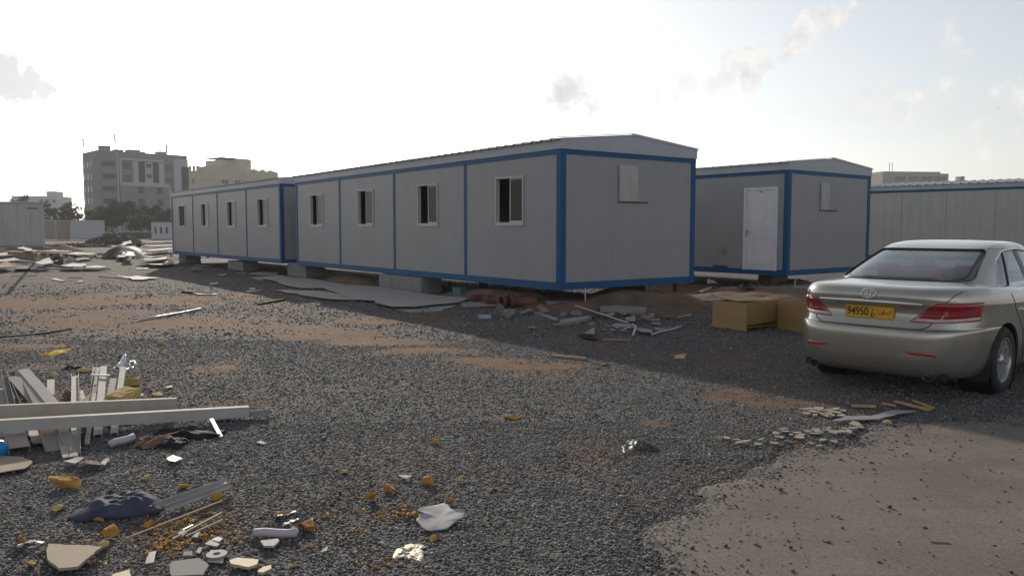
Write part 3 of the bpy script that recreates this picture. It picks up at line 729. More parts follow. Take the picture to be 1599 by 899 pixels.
# ------------------------------------------------------------------ buildings far behind
M['b_grey'] = material('render grey brown', (.27, .255, .255), rough=.85, var=.08, scale=.4)
M['b_light'] = material('render pale grey', (.48, .48, .51), rough=.8, var=.06, scale=.4)
M['b_dark'] = material('dark cladding', (.055, .045, .048), rough=.6, var=.12, scale=.5)
M['b_win'] = material('dark window glass', (.045, .047, .052), rough=.25, var=.2, scale=.5)
M['b_beige'] = material('sand render', (.50, .44, .35), rough=.85, var=.10, scale=.4)
M['b_white'] = material('white render', (.55, .55, .56), rough=.85, var=.08, scale=.4)
M['b_roof'] = material('roof plant', (.30, .29, .28), rough=.8, var=.15, scale=.5)
def facade_window(root, x0, x1, z0, z1, y=0.0, frame=M['b_light'], bars=0):
    f = .09
    w = MB().box(x0, x0 + f, y - .10, y - .002, z0, z1).box(x1 - f, x1, y - .10, y - .002, z0, z1).box(x0 + f, x1 - f, y - .10, y - .002, z1 - f, z1).box(x0 + f, x1 - f, y - .14, y - .002, z0, z0 + f).build('window', frame, root)
    MB().box(x0 + f, x1 - f, y - .05, y - .003, z0 + f, z1 - f).build('pane', M['b_win'], w)
    for k in range(bars):
        zz = z0 + (z1 - z0) * (k + 1) / (bars + 1)
        MB().box(x0 + f, x1 - f, y - .09, y - .051, zz - .05, zz + .05).build('louvre', frame, w)
def building_at(name, label, px, Yd, rz):
    return thing(name, label, 'building', ((px - CX) / FPX * Yd, Yd, 0), rz)
# six-storey block on the left
b = building_at('apartment_building', 'tall grey brown block with dark window strips and roof antennas on the left', 157, 190, R(43.3)); b.scale = (.807, 1, 1)
LW, LD, LH = 26.4, 11.5, 19.4
MB().box(0, LW, 0, LD, 0, LH).build('wall', M['b_grey'], b)
MB().box(.0, LW, .0, .35, LH + .002, LH + .9).box(0, .35, .36, LD, LH + .002, LH + .9).box(LW - .35, LW, .36, LD, LH + .002, LH + .7).build('parapet', M['b_grey'], b)
MB().lathe([(2.2, 0), (2.2, LH + .6)], 24).build('corner_bay', M['b_grey'], b, (1.3, 1.7, 0), smooth=True)
for z in (17.2, 14.3, 11.3, 8.4, 5.5, 2.5):
    facade_window(b, 1.1, 4.9, z - .65, z + .65, -.55, M['b_grey'])
for z in (17.2, 14.3, 11.3, 8.4, 5.5):
    for yy in (3.6, 6.4, 9.2):
        w = MB().box(-.10, -.002, yy, yy + 1.4, z - .8, z + .8).build('window', M['b_grey'], b)
        MB().box(-.12, -.101, yy + .12, yy + 1.28, z - .7, z + .7).build('pane', M['b_win'], w)
MB().box(1.0, 5.2, -.54, -.002, 0, LH + .3).build('stair_tower', M['b_grey'], b)
MB().box(5.25, 5.65, -.7, -.002, 0, LH + .6).build('pilaster', M['b_light'], b)
# upper framed bay
MB().box(5.9, 6.4, -.9, -.002, 12.6, 18.7).box(6.4, 18.9, -.9, -.002, 18.2, 18.7).box(6.4, 20.2, -.9, -.002, 12.4, 12.9).build('frame_band', M['b_light'], b)
MB().box(9.9, 18.9, -.55, -.002, 12.92, 18.18).build('bay_wall', M['b_light'], b)
MB().box(6.42, 9.88, -.35, -.002, 12.92, 18.18).build('bay_wall', M['b_grey'], b)
for x0, x1 in ((11.4, 13.2), (15.6, 17.3)):
    MB().box(x0, x1, -.68, -.552, 13.1, 18.1).build('dark_strip', M['b_dark'], b)
for z in (17.2, 14.7):
    facade_window(b, 13.6, 15.2, z - .6, z + .6, -.55, M['b_light'])
for z in (17.0, 13.9):
    facade_window(b, 6.9, 9.4, z - .8, z + .8, -.35, M['b_grey'], 3)
    facade_window(b, 19.6, 21.6, z - .7, z + .7, 0, M['b_grey'], 3)
# lower framed bay
MB().box(5.9, 20.2, -.85, -.002, 6.4, 12.38).build('bay_wall', M['b_grey'], b)
MB().box(20.22, 20.6, -1.0, -.002, 6.0, 12.38).box(5.9, 20.2, -1.0, -.852, 12.05, 12.36).box(14.5, 20.2, -1.0, -.852, 6.1, 6.5).build('frame_band', M['b_light'], b)
for z in (11.2, 8.2):
    for x0, x1, h, bars in ((6.9, 7.9, .5, 3), (8.2, 9.6, .5, 3), (10.9, 12.7, .9, 0), (13.8, 15.4, .5, 2), (16.4, 18.1, .9, 0), (19.3, 20.0, .5, 3)):
        facade_window(b, x0, x1, z - h, z + h, -.85, M['b_grey'] if h > .6 else M['b_light'], bars)
for z in (5.0, 2.2):
    for x0 in (7.0, 10.5, 14.0, 17.5): facade_window(b, x0, x0 + 1.8, z - .7, z + .7, 0, M['b_light'])
MB().box(22.0, LW + .02, -.45, -.002, 0, LH - .2).build('end_wall', M['b_light'], b)
MB().box(24.3, LW + .04, -.6, -.452, 8.0, LH - 2.0).build('dark_strip', M['b_dark'], b)
for x0, x1, d0, h in ((2.6, 5.0, 3, 1.2), (7.0, 9.5, 5, .9), (10.6, 14.0, 4, 1.0), (14.4, 15.4, 4, .6), (19.6, 22.0, 4, 1.0)):
    MB().box(x0, x1, d0, d0 + 3, LH + .002, LH + .95 + h).build('roof_plant', M['b_roof'], b)
MB().box(2.2, 5.3, 2.7, 6.3, LH + 2.16, LH + 2.3).build('roof_slab', M['b_roof'], b)
for mx, my, hh in ((.3, 10.8, 4.6), (5.6, .6, 5.0), (20.6, .6, 3.4)):
    a = MB().tube([(0, 0, LH), (0, 0, LH + hh)], .07, 6).build('antenna_mast', M['b_dark'], b, (mx, my, 0))
    MB().box(-.35, -.1, -.15, .15, LH + hh - 2.0, LH + hh).build('antenna', M['b_dark'], a)
    MB().box(-.12, .3, -.1, .1, LH + .4, LH + .9).build('equipment', M['b_roof'], a)
# sand coloured building
b = building_at('sand_building', 'sand coloured building with stepped gabled parapet behind the far cabin', 315, 240, R(53.5))
BW, BH = 28.5, 19.2
MB().box(0, BW, 0, 22, 0, BH).build('wall', M['b_beige'], b)
MB().box(-.15, BW, -.15, -.002, BH - 2.3, BH - 2.0).box(-.15, -.002, .0, 22, BH - 2.3, BH - 2.0).build('string_course', M['b_beige'], b)
pts = [(0, BH), (0, BH + 1.2), (1.0, BH + 1.2), (6.5, BH + 2.3), (6.5, BH + 1.2), (8.6, BH + 1.6), (10.4, BH + 1.2), (12.2, BH + 2.4), (17, BH + .9), (19.2, BH + 1.6), (21.2, BH + 1.1), (22.7, BH + 1.7), (24.0, BH + 1.0), (25.6, BH + 1.6), (BW, BH + .9), (BW, BH)]
MB().prism(pts, 'y', .002, .4).build('gabled_parapet', M['b_beige'], b)
for yy in range(0, 11):
    MB().box(.002, .4, .6 + yy * 2, 1.7 + yy * 2, BH + .002, BH + 1.5).build('merlon', M['b_beige'], b)
MB().box(11.0, 20.0, 5, 14, BH + .002, BH + 4.2).box(15.4, 20.4, 3.0, 4.99, BH + .002, BH + 4.8).build('stair_head', M['b_beige'], b)
MB().box(10.7, 20.6, 4.7, 14.3, BH + 4.81, BH + 5.0).build('roof_slab', M['b_roof'], b)
for z in (16.2, 13.2, 10.0, 7.0, 4.0):
    for x0 in (7.5, 12.0, 16.6, 20.6, 24.6):
        facade_window(b, x0, x0 + 1.0, z - .75, z + .75, 0, M['b_beige']); facade_window(b, x0 + 1.25, x0 + 2.25, z - .75, z + .75, 0, M['b_beige'])
    for yy in (2.5, 6.5, 12.0, 16.0):
        w = MB().box(-.12, -.002, yy, yy + 1.1, z - .9, z + .9).build('window', M['b_beige'], b)
        MB().box(-.14, -.121, yy + .1, yy + 1.0, z - .8, z + .8).build('pane', M['b_win'], w)
# small white building
b = building_at('white_building', 'low pale building behind trees above the large grey container', 22, 255, R(6))
MB().box(0, 14.2, 0, 10, 0, 12.2).build('wall', M['b_white'], b)
MB().box(10.2, 13.2, 1, 6, 12.202, 13.8).build('stair_head', M['b_white'], b)
MB().box(8.0, 10.19, 1, 4, 13.3, 13.5).build('roof_slab', M['b_roof'], b)
for z in (10.6, 7.6, 4.6):
    for x0 in (1.5, 4.0, 8.4, 10.4, 12.4): facade_window(b, x0, x0 + 1.0, z - .6, z + .6, 0, M['b_white'])
# building on the right, above the beige cabin
b = building_at('grey_block', 'flat grey building with two thin masts above the beige cabin roof', 1374, 300, R(8))
MB().box(0, 27, 0, 18, 0, 22.6).build('wall', M['b_grey'], b)
MB().box(1.5, 25, 2, 14, 22.602, 23.4).build('roof_plant', M['b_roof'], b)
for z in (20.6, 17.4):
    for k in range(4): facade_window(b, 4.8 + k * 5.4, 9.6 + k * 5.4, z - 1.0, z + 1.0, 0, M['b_light'])
for mx in (3.2, 4.4):
    MB().tube([(mx, 1, 22), (mx, 1, 26.6)], .10, 6).build('mast', M['b_dark'], b)
b = building_at('low_block', 'small pale block with roof tanks right of the flat grey building', 1488, 290, R(4))
MB().box(0, 5.5, 0, 8, 0, 19.2).build('wall', M['b_light'], b)
MB().lathe([(0, 19.2), (.8, 19.2), (.8, 20.6), (0, 20.9)], 12).build('tank', M['b_white'], b, (1.9, 2, 0))
MB().lathe([(0, 19.2), (.8, 19.2), (.8, 20.7), (0, 21.0)], 12).build('tank', M['b_roof'], b, (3.6, 2, 0))
for k in range(2): facade_window(b, .8 + k * 2.4, 2.2 + k * 2.4, 16.8, 18.2, 0, M['b_white'])

# ------------------------------------------------------------------ trees
M['bark'] = material('bark', (.09, .07, .055), rough=.9, var=.3, scale=4, bump=.6, bscale=12)
def leaf_material(name, c0, c1):
    m = bpy.data.materials.new(name); m.use_nodes = True
    N, Lk = m.node_tree.nodes, m.node_tree.links; b = N['Principled BSDF']
    at = N.new('ShaderNodeAttribute'); at.attribute_name = 'tone'
    mx = N.new('ShaderNodeMix'); mx.data_type = 'RGBA'; mx.inputs['A'].default_value = (*c0, 1); mx.inputs['B'].default_value = (*c1, 1)
    Lk.new(at.outputs['Fac'], mx.inputs['Factor']); Lk.new(mx.outputs['Result'], b.inputs['Base Color'])
    b.inputs['Roughness'].default_value = .7; b.inputs['Specular IOR Level'].default_value = .2
    tl = N.new('ShaderNodeBsdfTranslucent'); Lk.new(mx.outputs['Result'], tl.inputs['Color'])
    ms = N.new('ShaderNodeMixShader'); ms.inputs[0].default_value = .3
    Lk.new(b.outputs[0], ms.inputs[1]); Lk.new(tl.outputs[0], ms.inputs[2]); Lk.new(ms.outputs[0], N['Material Output'].inputs['Surface'])
    return m
M['leaf'] = leaf_material('grey green leaves', (.035, .045, .032), (.085, .095, .06))
def tree(label, px, top_py, wpx, Yd, seed, dens=1.0, group='trees in front of the far buildings'):
    r = random.Random(seed); g = np.random.default_rng(seed)
    x = (px - CX) / FPX * Yd; h = CAMH + (HZ - top_py) * Yd / FPX; w = wpx / FPX * Yd
    t = thing('tree', label, 'tree', (x, Yd, 0), r.uniform(0, 6), group)
    m = MB(); tips = []
    m.tube([(0, 0, -.1), (.05, .02, h * .2), (.1, -.05, h * .4), (.05, .05, h * .62)], [.20, .16, .12, .05], 7)
    for k in range(9):
        a = r.uniform(0, 6.28); z = h * r.uniform(.2, .5); L = w * .5 * r.uniform(.55, .95); up = h * r.uniform(.15, .42)
        e = Vector((math.cos(a) * L, math.sin(a) * L, min(z + up, h * .93)))
        mid = Vector((math.cos(a) * L * .45, math.sin(a) * L * .45, z + up * .65))
        m.tube([(0.05, 0, z), mid, e], [.08, .05, .02], 5); tips += [e, mid + Vector((0, 0, h * .12))]
    m.build('trunk', M['bark'], t)
    cl = [(p, r.uniform(.5, 1.0) * w * .20) for p in tips] + [(Vector((r.uniform(-.38, .38) * w, r.uniform(-.38, .38) * w, h * r.uniform(.35, .93))), w * r.uniform(.08, .2)) for _ in range(16)]
    P, T = [], []
    for c, rad in cl:
        n = int(95 * dens)
        d = g.normal(0, 1, (n, 3)); d /= np.linalg.norm(d, axis=1)[:, None]
        q = np.array(c)[None] + d * (g.random((n, 1)) ** .45) * rad * np.array([1, 1, .75])
        P.append(q); T.append(g.uniform(0, .65) + g.uniform(0, .35, n))
    P = np.concatenate(P); T = np.concatenate(T); P[:, 2] = np.clip(P[:, 2], h * .08, h)
    n = len(P); s = .16 * np.sqrt(h / 8)
    a = g.normal(0, 1, (n, 3)); a /= np.linalg.norm(a, axis=1)[:, None]; b_ = np.cross(a, g.normal(0, 1, (n, 3))); b_ /= np.linalg.norm(b_, axis=1)[:, None]
    L = s * g.uniform(.6, 1.5, (n, 1)); Wd = L * .55
    V = np.stack([P - a * L, P + b_ * Wd, P + a * L, P - b_ * Wd], 1).reshape(-1, 3)
    me = bpy.data.meshes.new('crown'); fill(me, V, np.arange(n * 4).reshape(-1, 4))
    at = me.attributes.new('tone', 'FLOAT', 'POINT'); at.data.foreach_set('value', np.repeat(T, 4).astype(np.float32))
    link('crown', me, M['leaf'], t)
for i, (lab, px, tp, wp, Yd, de) in enumerate([
        ('loose tree standing alone left of the tall grey brown block', 119, 314, 40, 150, .8),
        ('slender tree between the pale building and the lone loose tree', 93, 322, 30, 152, .8),
        ('bushy tree at the left foot of the tall grey brown block', 150, 322, 34, 146, 1.2),
        ('broad dark tree in front of the tall block stair tower', 176, 309, 44, 142, 1.4),
        ('dark tree in front of the middle of the tall block', 206, 312, 42, 145, 1.4),
        ('dark tree in front of the right part of the tall block', 234, 318, 40, 150, 1.3),
        ('dark tree close to the far end of the far cabin', 260, 322, 34, 150, 1.2),
        ('thin tree rising in front of the pale low building', 40, 302, 30, 180, .7),
        ('tree on the right side of the pale low building', 76, 312, 28, 175, .8),
        ('faint tree above the grey container at the left edge', 8, 308, 30, 220, .8),
        ('low dark tree behind the white panel unit', 164, 332, 36, 138, 1.3),
        ('low dark tree left of the small white cabin', 222, 334, 44, 138, 1.3)]):
    tree(lab, px, tp, wp, Yd, 100 + i, de)
# ------------------------------------------------------------------ the parked saloon car
M['paint'] = material('champagne silver paint', (.43, .405, .355), rough=.2, metal=.7, var=.05, scale=2.5, coat=1.0, dirt=(.29, .265, .225), dirt_amt=.3)
M['car_black'] = material('black trim', (.012, .012, .013), rough=.35, var=.1)
M['tyre'] = material('tyre rubber', (.022, .021, .021), rough=.85, var=.3, scale=9, dirt=(.09, .08, .065), dirt_amt=.5)
M['rim'] = material('alloy wheel', (.52, .52, .53), rough=.32, metal=.75, var=.1, scale=6, dirt=(.2, .18, .15), dirt_amt=.5)
M['chrome'] = material('chrome', (.80, .81, .83), rough=.07, metal=1.0, var=.02)
M['lamp_red'] = material('red lamp glass', (.34, .007, .018), rough=.08, var=.22, scale=7, coat=1.0)
M['lamp_clear'] = material('clear lamp glass', (.55, .42, .38), rough=.10, var=.25, scale=30, coat=1.0, metal=.3)
M['plate'] = material('yellow number plate', (.72, .40, .015), rough=.45, var=.05)
M['ink'] = material('plate ink', (.02, .014, .006), rough=.6, var=.05)
M['seat_red'] = material('dark red seat cloth', (.30, .03, .035), rough=.85, var=.2, scale=5)
M['lining'] = material('grey car lining', (.10, .095, .095), rough=.85, var=.2)
M['car_glass'] = glass('car glass', (.60, .70, .70), .015, .08)
M['exhaust'] = material('exhaust steel', (.20, .19, .18), rough=.4, metal=1.0, var=.15)

def ring(yr, yf, hw, nr, nf, N=300):
    """one horizontal outline of the body: rounded rear, rounded front, arc-length spaced, starting at the rear middle"""
    yc = (yr + yf) / 2; hl = (yf - yr) / 2
    q = np.linspace(0, np.pi, 4000)          # rear middle -> right side -> front middle
    n = np.where(q < np.pi / 2, nr, nf)
    x = hw * np.abs(np.sin(q)) ** (2 / n); y = -np.cos(q); y = yc + hl * np.sign(y) * np.abs(y) ** (2 / n)
    s = np.concatenate([[0], np.cumsum(np.hypot(np.diff(x), np.diff(y)))])
    t = np.linspace(0, s[-1], N // 2 + 1)
    xr, yr_ = np.interp(t, s, x), np.interp(t, s, y)
    return np.concatenate([xr, -xr[-2:0:-1]]), np.concatenate([yr_, yr_[-2:0:-1]])
def refine(rows, k):
    """smooth the list of levels (Catmull-Rom)"""
    A = np.array(rows, float); out = []
    for i in range(len(A) - 1):
        p0, p1, p2, p3 = A[max(i - 1, 0)], A[i], A[i + 1], A[min(i + 2, len(A) - 1)]
        for j in range(k):
            t = j / k
            out.append(.5 * (2 * p1 + (p2 - p0) * t + (2 * p0 - 5 * p1 + 4 * p2 - p3) * t * t + (3 * p1 - p0 - 3 * p2 + p3) * t ** 3))
    out.append(A[-1]); return out
def hood(y, z):
    """levels drop towards the nose"""
    k = np.interp(y, [3.25, 3.9, 4.5, 4.82], [1, .82, .52, .30])
    return np.where(z > .62, .62 + (z - .62) * k, z)
def loft(levels, k, nr, nf, cap_bottom=True, cap_top=True, shape=None):
    lv = refine(levels, k); N = 300; V, F = [], []
    for z, yr, yf, hw in lv:
        x, y = ring(yr, yf, hw, nr, nf, N)
        zz = np.full(N, z); zz = shape(x, y, zz) if shape else zz
        V.append(np.stack([x, y, zz], -1))
    n = len(lv); V = np.concatenate(V)
    F = [(i * N + j, i * N + (j + 1) % N, (i + 1) * N + (j + 1) % N, (i + 1) * N + j) for i in range(n - 1) for j in range(N)]
    Vl = [tuple(p) for p in V]
    if cap_bottom: F.append(tuple(range(N - 1, -1, -1)))
    if cap_top: F.append(tuple((n - 1) * N + j for j in range(N)))
    return Vl, F, N, n
LOW = [(.19, .26, 4.60, .76), (.205, .16, 4.66, .82), (.24, .085, 4.72, .855), (.31, .03, 4.78, .885), (.43, .004, 4.815, .900), (.56, 0, 4.82, .908), (.635, .006, 4.815, .911),
       (.660, .020, 4.80, .911), (.674, .050, 4.79, .910), (.690, .062, 4.78, .910), (.715, .072, 4.78, .910), (.78, .098, 4.77, .909), (.85, .098, 4.77, .906), (.885, .070, 4.76, .904), (.90, .060, 4.76, .902), (.965, .054, 4.75, .892), (1.005, .066, 4.74, .876), (1.032, .086, 4.72, .856), (1.052, .13, 4.68, .832),
       (1.066, .22, 4.60, .80), (1.078, .36, 4.45, .755), (1.092, .55, 4.2, .68), (1.104, .80, 3.9, .52), (1.11, 1.2, 3.4, .30)]
def low_shape(x, y, z):
    # the shoulder sits lower along the doors than the boot lid
    side = np.clip((y - .75) / .9, 0, 1)
    z = np.where(z > .80, .80 + (z - .80) * (1 - .18 * side), z)
    # body waist: a slight tuck low down on the doors
    return hood(y, z)
TOP = [(.90, .40, 3.92, .815), (.97, .46, 3.80, .792), (1.03, .515, 3.70, .772), (1.085, .585, 3.58, .750), (1.15, .74, 3.42, .722), (1.22, .93, 3.26, .692), (1.29, 1.14, 3.10, .661), (1.35, 1.33, 2.98, .634), (1.395, 1.48, 2.88, .612), (1.428, 1.62, 2.78, .584), (1.454, 1.78, 2.64, .53), (1.472, 1.93, 2.46, .42), (1.480, 2.06, 2.30, .20)]

def to_mesh(V, F, name):
    me = bpy.data.meshes.new(name); me.from_pydata(V, [], F)
    bm = bmesh.new(); bm.from_mesh(me); bmesh.ops.recalc_face_normals(bm, faces=bm.faces); bm.to_mesh(me); bm.free(); return me
def carve(me, cutters):
    """boolean difference, cutters as meshes"""
    ob = bpy.data.objects.new('carve', me); COL.objects.link(ob); tmp = [ob]
    for c in cutters:
        co = bpy.data.objects.new('cutter', c); COL.objects.link(co); tmp.append(co)
        m = ob.modifiers.new('cut', 'BOOLEAN'); m.operation = 'DIFFERENCE'; m.solver = 'EXACT'; m.object = co
    dg = bpy.context.evaluated_depsgraph_get(); dg.update()
    res = bpy.data.meshes.new_from_object(ob.evaluated_get(dg))
    for o in tmp: bpy.data.objects.remove(o, do_unlink=True)
    return res
def rounded(pts, r, k=5):
    """polygon with rounded corners"""
    out = []; n = len(pts)
    for i in range(n):
        p0, p1, p2 = (Vector(pts[(i + d) % n]) for d in (-1, 0, 1))
        a, b = (p0 - p1), (p2 - p1); ra = min(r, a.length * .45, b.length * .45)
        s, e = p1 + a.normalized() * ra, p1 + b.normalized() * ra
        for j in range(k + 1):
            t = j / k; out.append(tuple(s * (1 - t) ** 2 + p1 * 2 * t * (1 - t) + e * t * t))
    return out
def soften(me, ang=32):
    for p in me.polygons: p.use_smooth = True
    bm = bmesh.new(); bm.from_mesh(me)
    for e in bm.edges:
        if len(e.link_faces) == 2 and e.calc_face_angle(0) > R(ang): e.smooth = False
    bm.to_mesh(me); bm.free()

CAR_X, CAR_Y, CAR_YAW = 3.41, 7.62, R(-48.6)
car = thing('parked_car', 'silver beige saloon car with red tail lamps and yellow plate, parked on the gravel', 'car', (CAR_X, CAR_Y, 0), CAR_YAW)
WHEELS = [(.79, 1.06), (-.79, 1.06), (.79, 3.83), (-.79, 3.83)]
V, F, N_, n_ = loft(LOW, 3, 5.2, 4.0, shape=low_shape)
low = to_mesh(V, F, 'body')
cut = []
for wx, wy in WHEELS:
    s = 1 if wx > 0 else -1
    cut.append(MB().lathe([(0, s * .58), (.375, s * .58), (.375, s * 1.1), (0, s * 1.1)], 48, 'x', Matrix.Translation((0, wy, .325))).mesh('c'))
cut.append(MB().box(-.66, .66, 1.02, 3.35, .42, 1.6).mesh('c'))
cut.append(MB().box(-.60, .60, .70, 1.3, 1.02, 1.6).mesh('c'))
low = carve(low, cut); soften(low, 34)
body = link('body', low, M['paint'], car)
# roof and pillars: a thin shell with window openings
Vo, Fo, N_, n_ = loft(TOP, 3, 4.2, 3.4, False, True)
inner = [(z - .028 * np.clip((z - .9) / .4, 0, 1), yr + .05, yf - .05, hw - .035) for z, yr, yf, hw in TOP]
Vi, Fi, _, _ = loft(inner, 3, 4.2, 3.4, False, True)
o = len(Vo)
F = Fo + [tuple(i + o for i in f[::-1]) for f in Fi] + [(j, o + j, o + (j + 1) % N_, (j + 1) % N_) for j in range(N_)]
shell = to_mesh(Vo + Vi, F, 'pillars')
REAR = rounded([(-.655, 1.098), (.655, 1.098), (.535, 1.388), (-.535, 1.388)], .05)
FRONT = rounded([(-.66, 1.02), (.66, 1.02), (.53, 1.385), (-.53, 1.385)], .06)
SIDE = rounded([(1.20, 1.012), (3.50, .955), (2.86, 1.345), (2.15, 1.392), (1.74, 1.375), (1.47, 1.28)], .07)
cut = [MB().prism(REAR, 'y', .2, 1.62).mesh('c'), MB().prism(FRONT, 'y', 2.72, 4.2).mesh('c'), MB().prism(SIDE, 'x', -1.2, -.45).mesh('c'), MB().prism(SIDE, 'x', .45, 1.2).mesh('c')]
shell = carve(shell, cut); soften(shell, 34)
link('pillars', shell, M['paint'], car)
Vr_, Fr_, _, _ = loft([t for t in TOP if t[0] > 1.39], 4, 4.2, 3.4, False, True)
rf = to_mesh([(x * 1.002, 2.18 + (y - 2.18) * 1.002, z + .002) for x, y, z in Vr_], Fr_, 'roof'); soften(rf, 34)
link('roof', rf, M['paint'], car)
# glass: one dome a little inside the shell, shared out to the windows
gl = [(z - .006, yr + .012, yf - .012, hw - .010) for z, yr, yf, hw in TOP]
Vg, Fg, _, _ = loft(gl, 3, 4.2, 3.4, False, True)
Vg = [Vector(p) for p in Vg]
def inside(p, poly, grow=.03):
    cx = sum(a for a, _ in poly) / len(poly); cz = sum(b for _, b in poly) / len(poly)
    q = (cx + (p[0] - cx) / (1 + grow * 2), cz + (p[1] - cz) / (1 + grow * 4)); c = False
    for i in range(len(poly)):
        (x1, y1), (x2, y2) = poly[i], poly[i - 1]
        if (y1 > q[1]) != (y2 > q[1]) and q[0] < (x2 - x1) * (q[1] - y1) / (y2 - y1) + x1: c = not c
    return c
def pane(name, test):
    fs = []
    for f in Fg:
        if len(f) > 4: continue
        c = sum((Vg[i] for i in f), Vector()) / len(f)
        if test(c): fs.append(f)
    m = MB(); ids = sorted({i for f in fs for i in f}); mp = {k: n for n, k in enumerate(ids)}
    m.v = [tuple(Vg[k]) for k in ids]; m.f = [tuple(mp[i] for i in f) for f in fs]
    return link(name, m.mesh(name), M['car_glass'], car, smooth=True)
rw = pane('rear_window', lambda c: c.y < 1.66 and inside((c.x, c.z), REAR))
pane('windscreen', lambda c: c.y > 2.65 and inside((c.x, c.z), FRONT))
sw = pane('side_window', lambda c: c.x > .45 and inside((c.y, c.z), SIDE))
pane('side_window', lambda c: c.x < -.45 and inside((c.y, c.z), SIDE))
tree_low = BVHTree.FromPolygons([v.co.copy() for v in low.vertices], [tuple(p.vertices) for p in low.polygons])
tree_top = BVHTree.FromPolygons([Vector(p) for p in Vo], [f for f in Fo])
tree_glass = BVHTree.FromPolygons(Vg, Fg)
def hit(tree, o, d):
    h = tree.ray_cast(Vector(o), Vector(d).normalized()); return (h[0], h[1]) if h[0] is not None else (None, None)
def outer(phi, z, off=0.0, y0=1.0):
    """point on the lower body seen from a vertical axis inside the boot, phi degrees from straight back"""
    d = Vector((math.sin(R(phi)), -math.cos(R(phi)), 0))
    p, n = hit(tree_low, Vector((0, y0, z)) + d * 3, -d)
    return p + d * off
def rear_at(x, z, off=0.0):
    p, n = hit(tree_low, (x, -2, z), (0, 1, 0)); return p + Vector((0, -off, 0))
def side_at(y, z, off=0.0, tree=None, s=1):
    p, n = hit(tree or tree_low, (3 * s, y, z), (-s, 0, 0)); return p + Vector((off * s, 0, 0))
def dense(pts, step, closed=False):
    out = []; P = pts + ([pts[0]] if closed else [])
    for a, b in zip(P[:-1], P[1:]):
        n = max(1, int(math.dist(a, b) / step))
        out += [tuple(a[i] + (b[i] - a[i]) * k / n for i in range(len(a))) for k in range(n)]
    if not closed: out.append(P[-1])
    return out
# black border printed round the rear glass, wider at the sides
inn = rounded([(-.585, 1.118), (.585, 1.118), (.500, 1.378), (-.500, 1.378)], .05)
A = dense(REAR, .03, True)
def lerp_outline(P, Q, n):
    P = P + [P[0]]; Q = Q + [Q[0]]; out = []
    for i in range(n):
        t = i / n * (len(P) - 1); k = int(t); u = t - k
        out.append((tuple(P[k][j] * (1 - u) + P[k + 1][j] * u for j in (0, 1)), tuple(Q[k][j] * (1 - u) + Q[k + 1][j] * u for j in (0, 1))))
    return out
LO = lerp_outline(REAR, inn, 120); vs = []
ctr = (0, 1.24)
for a, b in LO:
    a2 = (ctr[0] + (a[0] - ctr[0]) * 1.03, ctr[1] + (a[1] - ctr[1]) * 1.06)
    for q in (a2, b):
        p, _ = hit(tree_glass, (q[0], -1, q[1]), (0, 1, 0))
        vs.append(p + Vector((0, -.003, .003)))
n = len(LO)
MB().add(vs, [(2 * i, 2 * i + 1, 2 * ((i + 1) % n) + 1, 2 * ((i + 1) % n)) for i in range(n)]).build('glass_border', M['car_black'], rw)
def strip(name, pts, r, mat, parent, closed=False, n=6):
    return MB().tube(pts, r, n, closed=closed).build(name, mat, parent, smooth=True)
pts = [hit(tree_top, (x, -1, z), (0, 1, 0))[0] for x, z in A]
strip('seal', [p + Vector((0, -.001, 0)) for p in pts], .007, M['car_black'], rw, True)
A = dense(SIDE, .04, True)
for s, par in ((1, sw),):
    strip('chrome_trim', [side_at(y, z, .001, tree_top, s) for y, z in A], .009, M['chrome'], par, True)
strip('window_bar', [side_at(y, z, -.004, tree_glass) for y, z in dense([(1.50, 1.012), (1.76, 1.365)], .05)], .016, M['car_black'], sw)
MB().add([side_at(y, z, .004, tree_glass) for z in np.linspace(.97, 1.385, 8) for y in (2.08, 2.20)], [(2 * i, 2 * i + 1, 2 * i + 3, 2 * i + 2) for i in range(7)]).build('door_pillar', M['car_black'], sw)
# cabin inside: lining, rear shelf, seats
MB().box(-.655, .655, 1.03, 3.34, .425, .45).box(-.655, -.64, 1.03, 3.34, .45, .92).box(.64, .655, 1.03, 3.34, .45, .92).build('cabin_lining', M['lining'], car)
MB().box(-.60, .60, .72, 1.32, 1.025, 1.045).box(-.16, .16, .80, .93, 1.045, 1.075).build('rear_shelf', M['lining'], car, bevel=.008)
def seat(x, y, w, zt, back=True):
    m = MB()
    m.box(-w / 2, w / 2, 0, .14, .5, zt, Matrix.Translation((x, y, 0)) @ Matrix.Rotation(R(-9), 4, 'X'))
    s = m.build('seat_back', M['seat_red'], car, bevel=.045, smooth=True)
    hr = MB().box(-.12, .12, -.02, .09, zt + .03, zt + .20, Matrix.Translation((x, y - .10, 0)) @ Matrix.Rotation(R(-4), 4, 'X')).build('headrest', M['seat_red'], s, bevel=.035, smooth=True)
for x in (-.40, .40): seat(x, 1.40, .50, 1.03)
for x in (-.38, .38): seat(x, 2.30, .50, 1.06)
MB().box(-.24, .24, 1.22, 1.34, 1.05, 1.19).build('child_seat', M['seat_red'], car, bevel=.04, smooth=True)
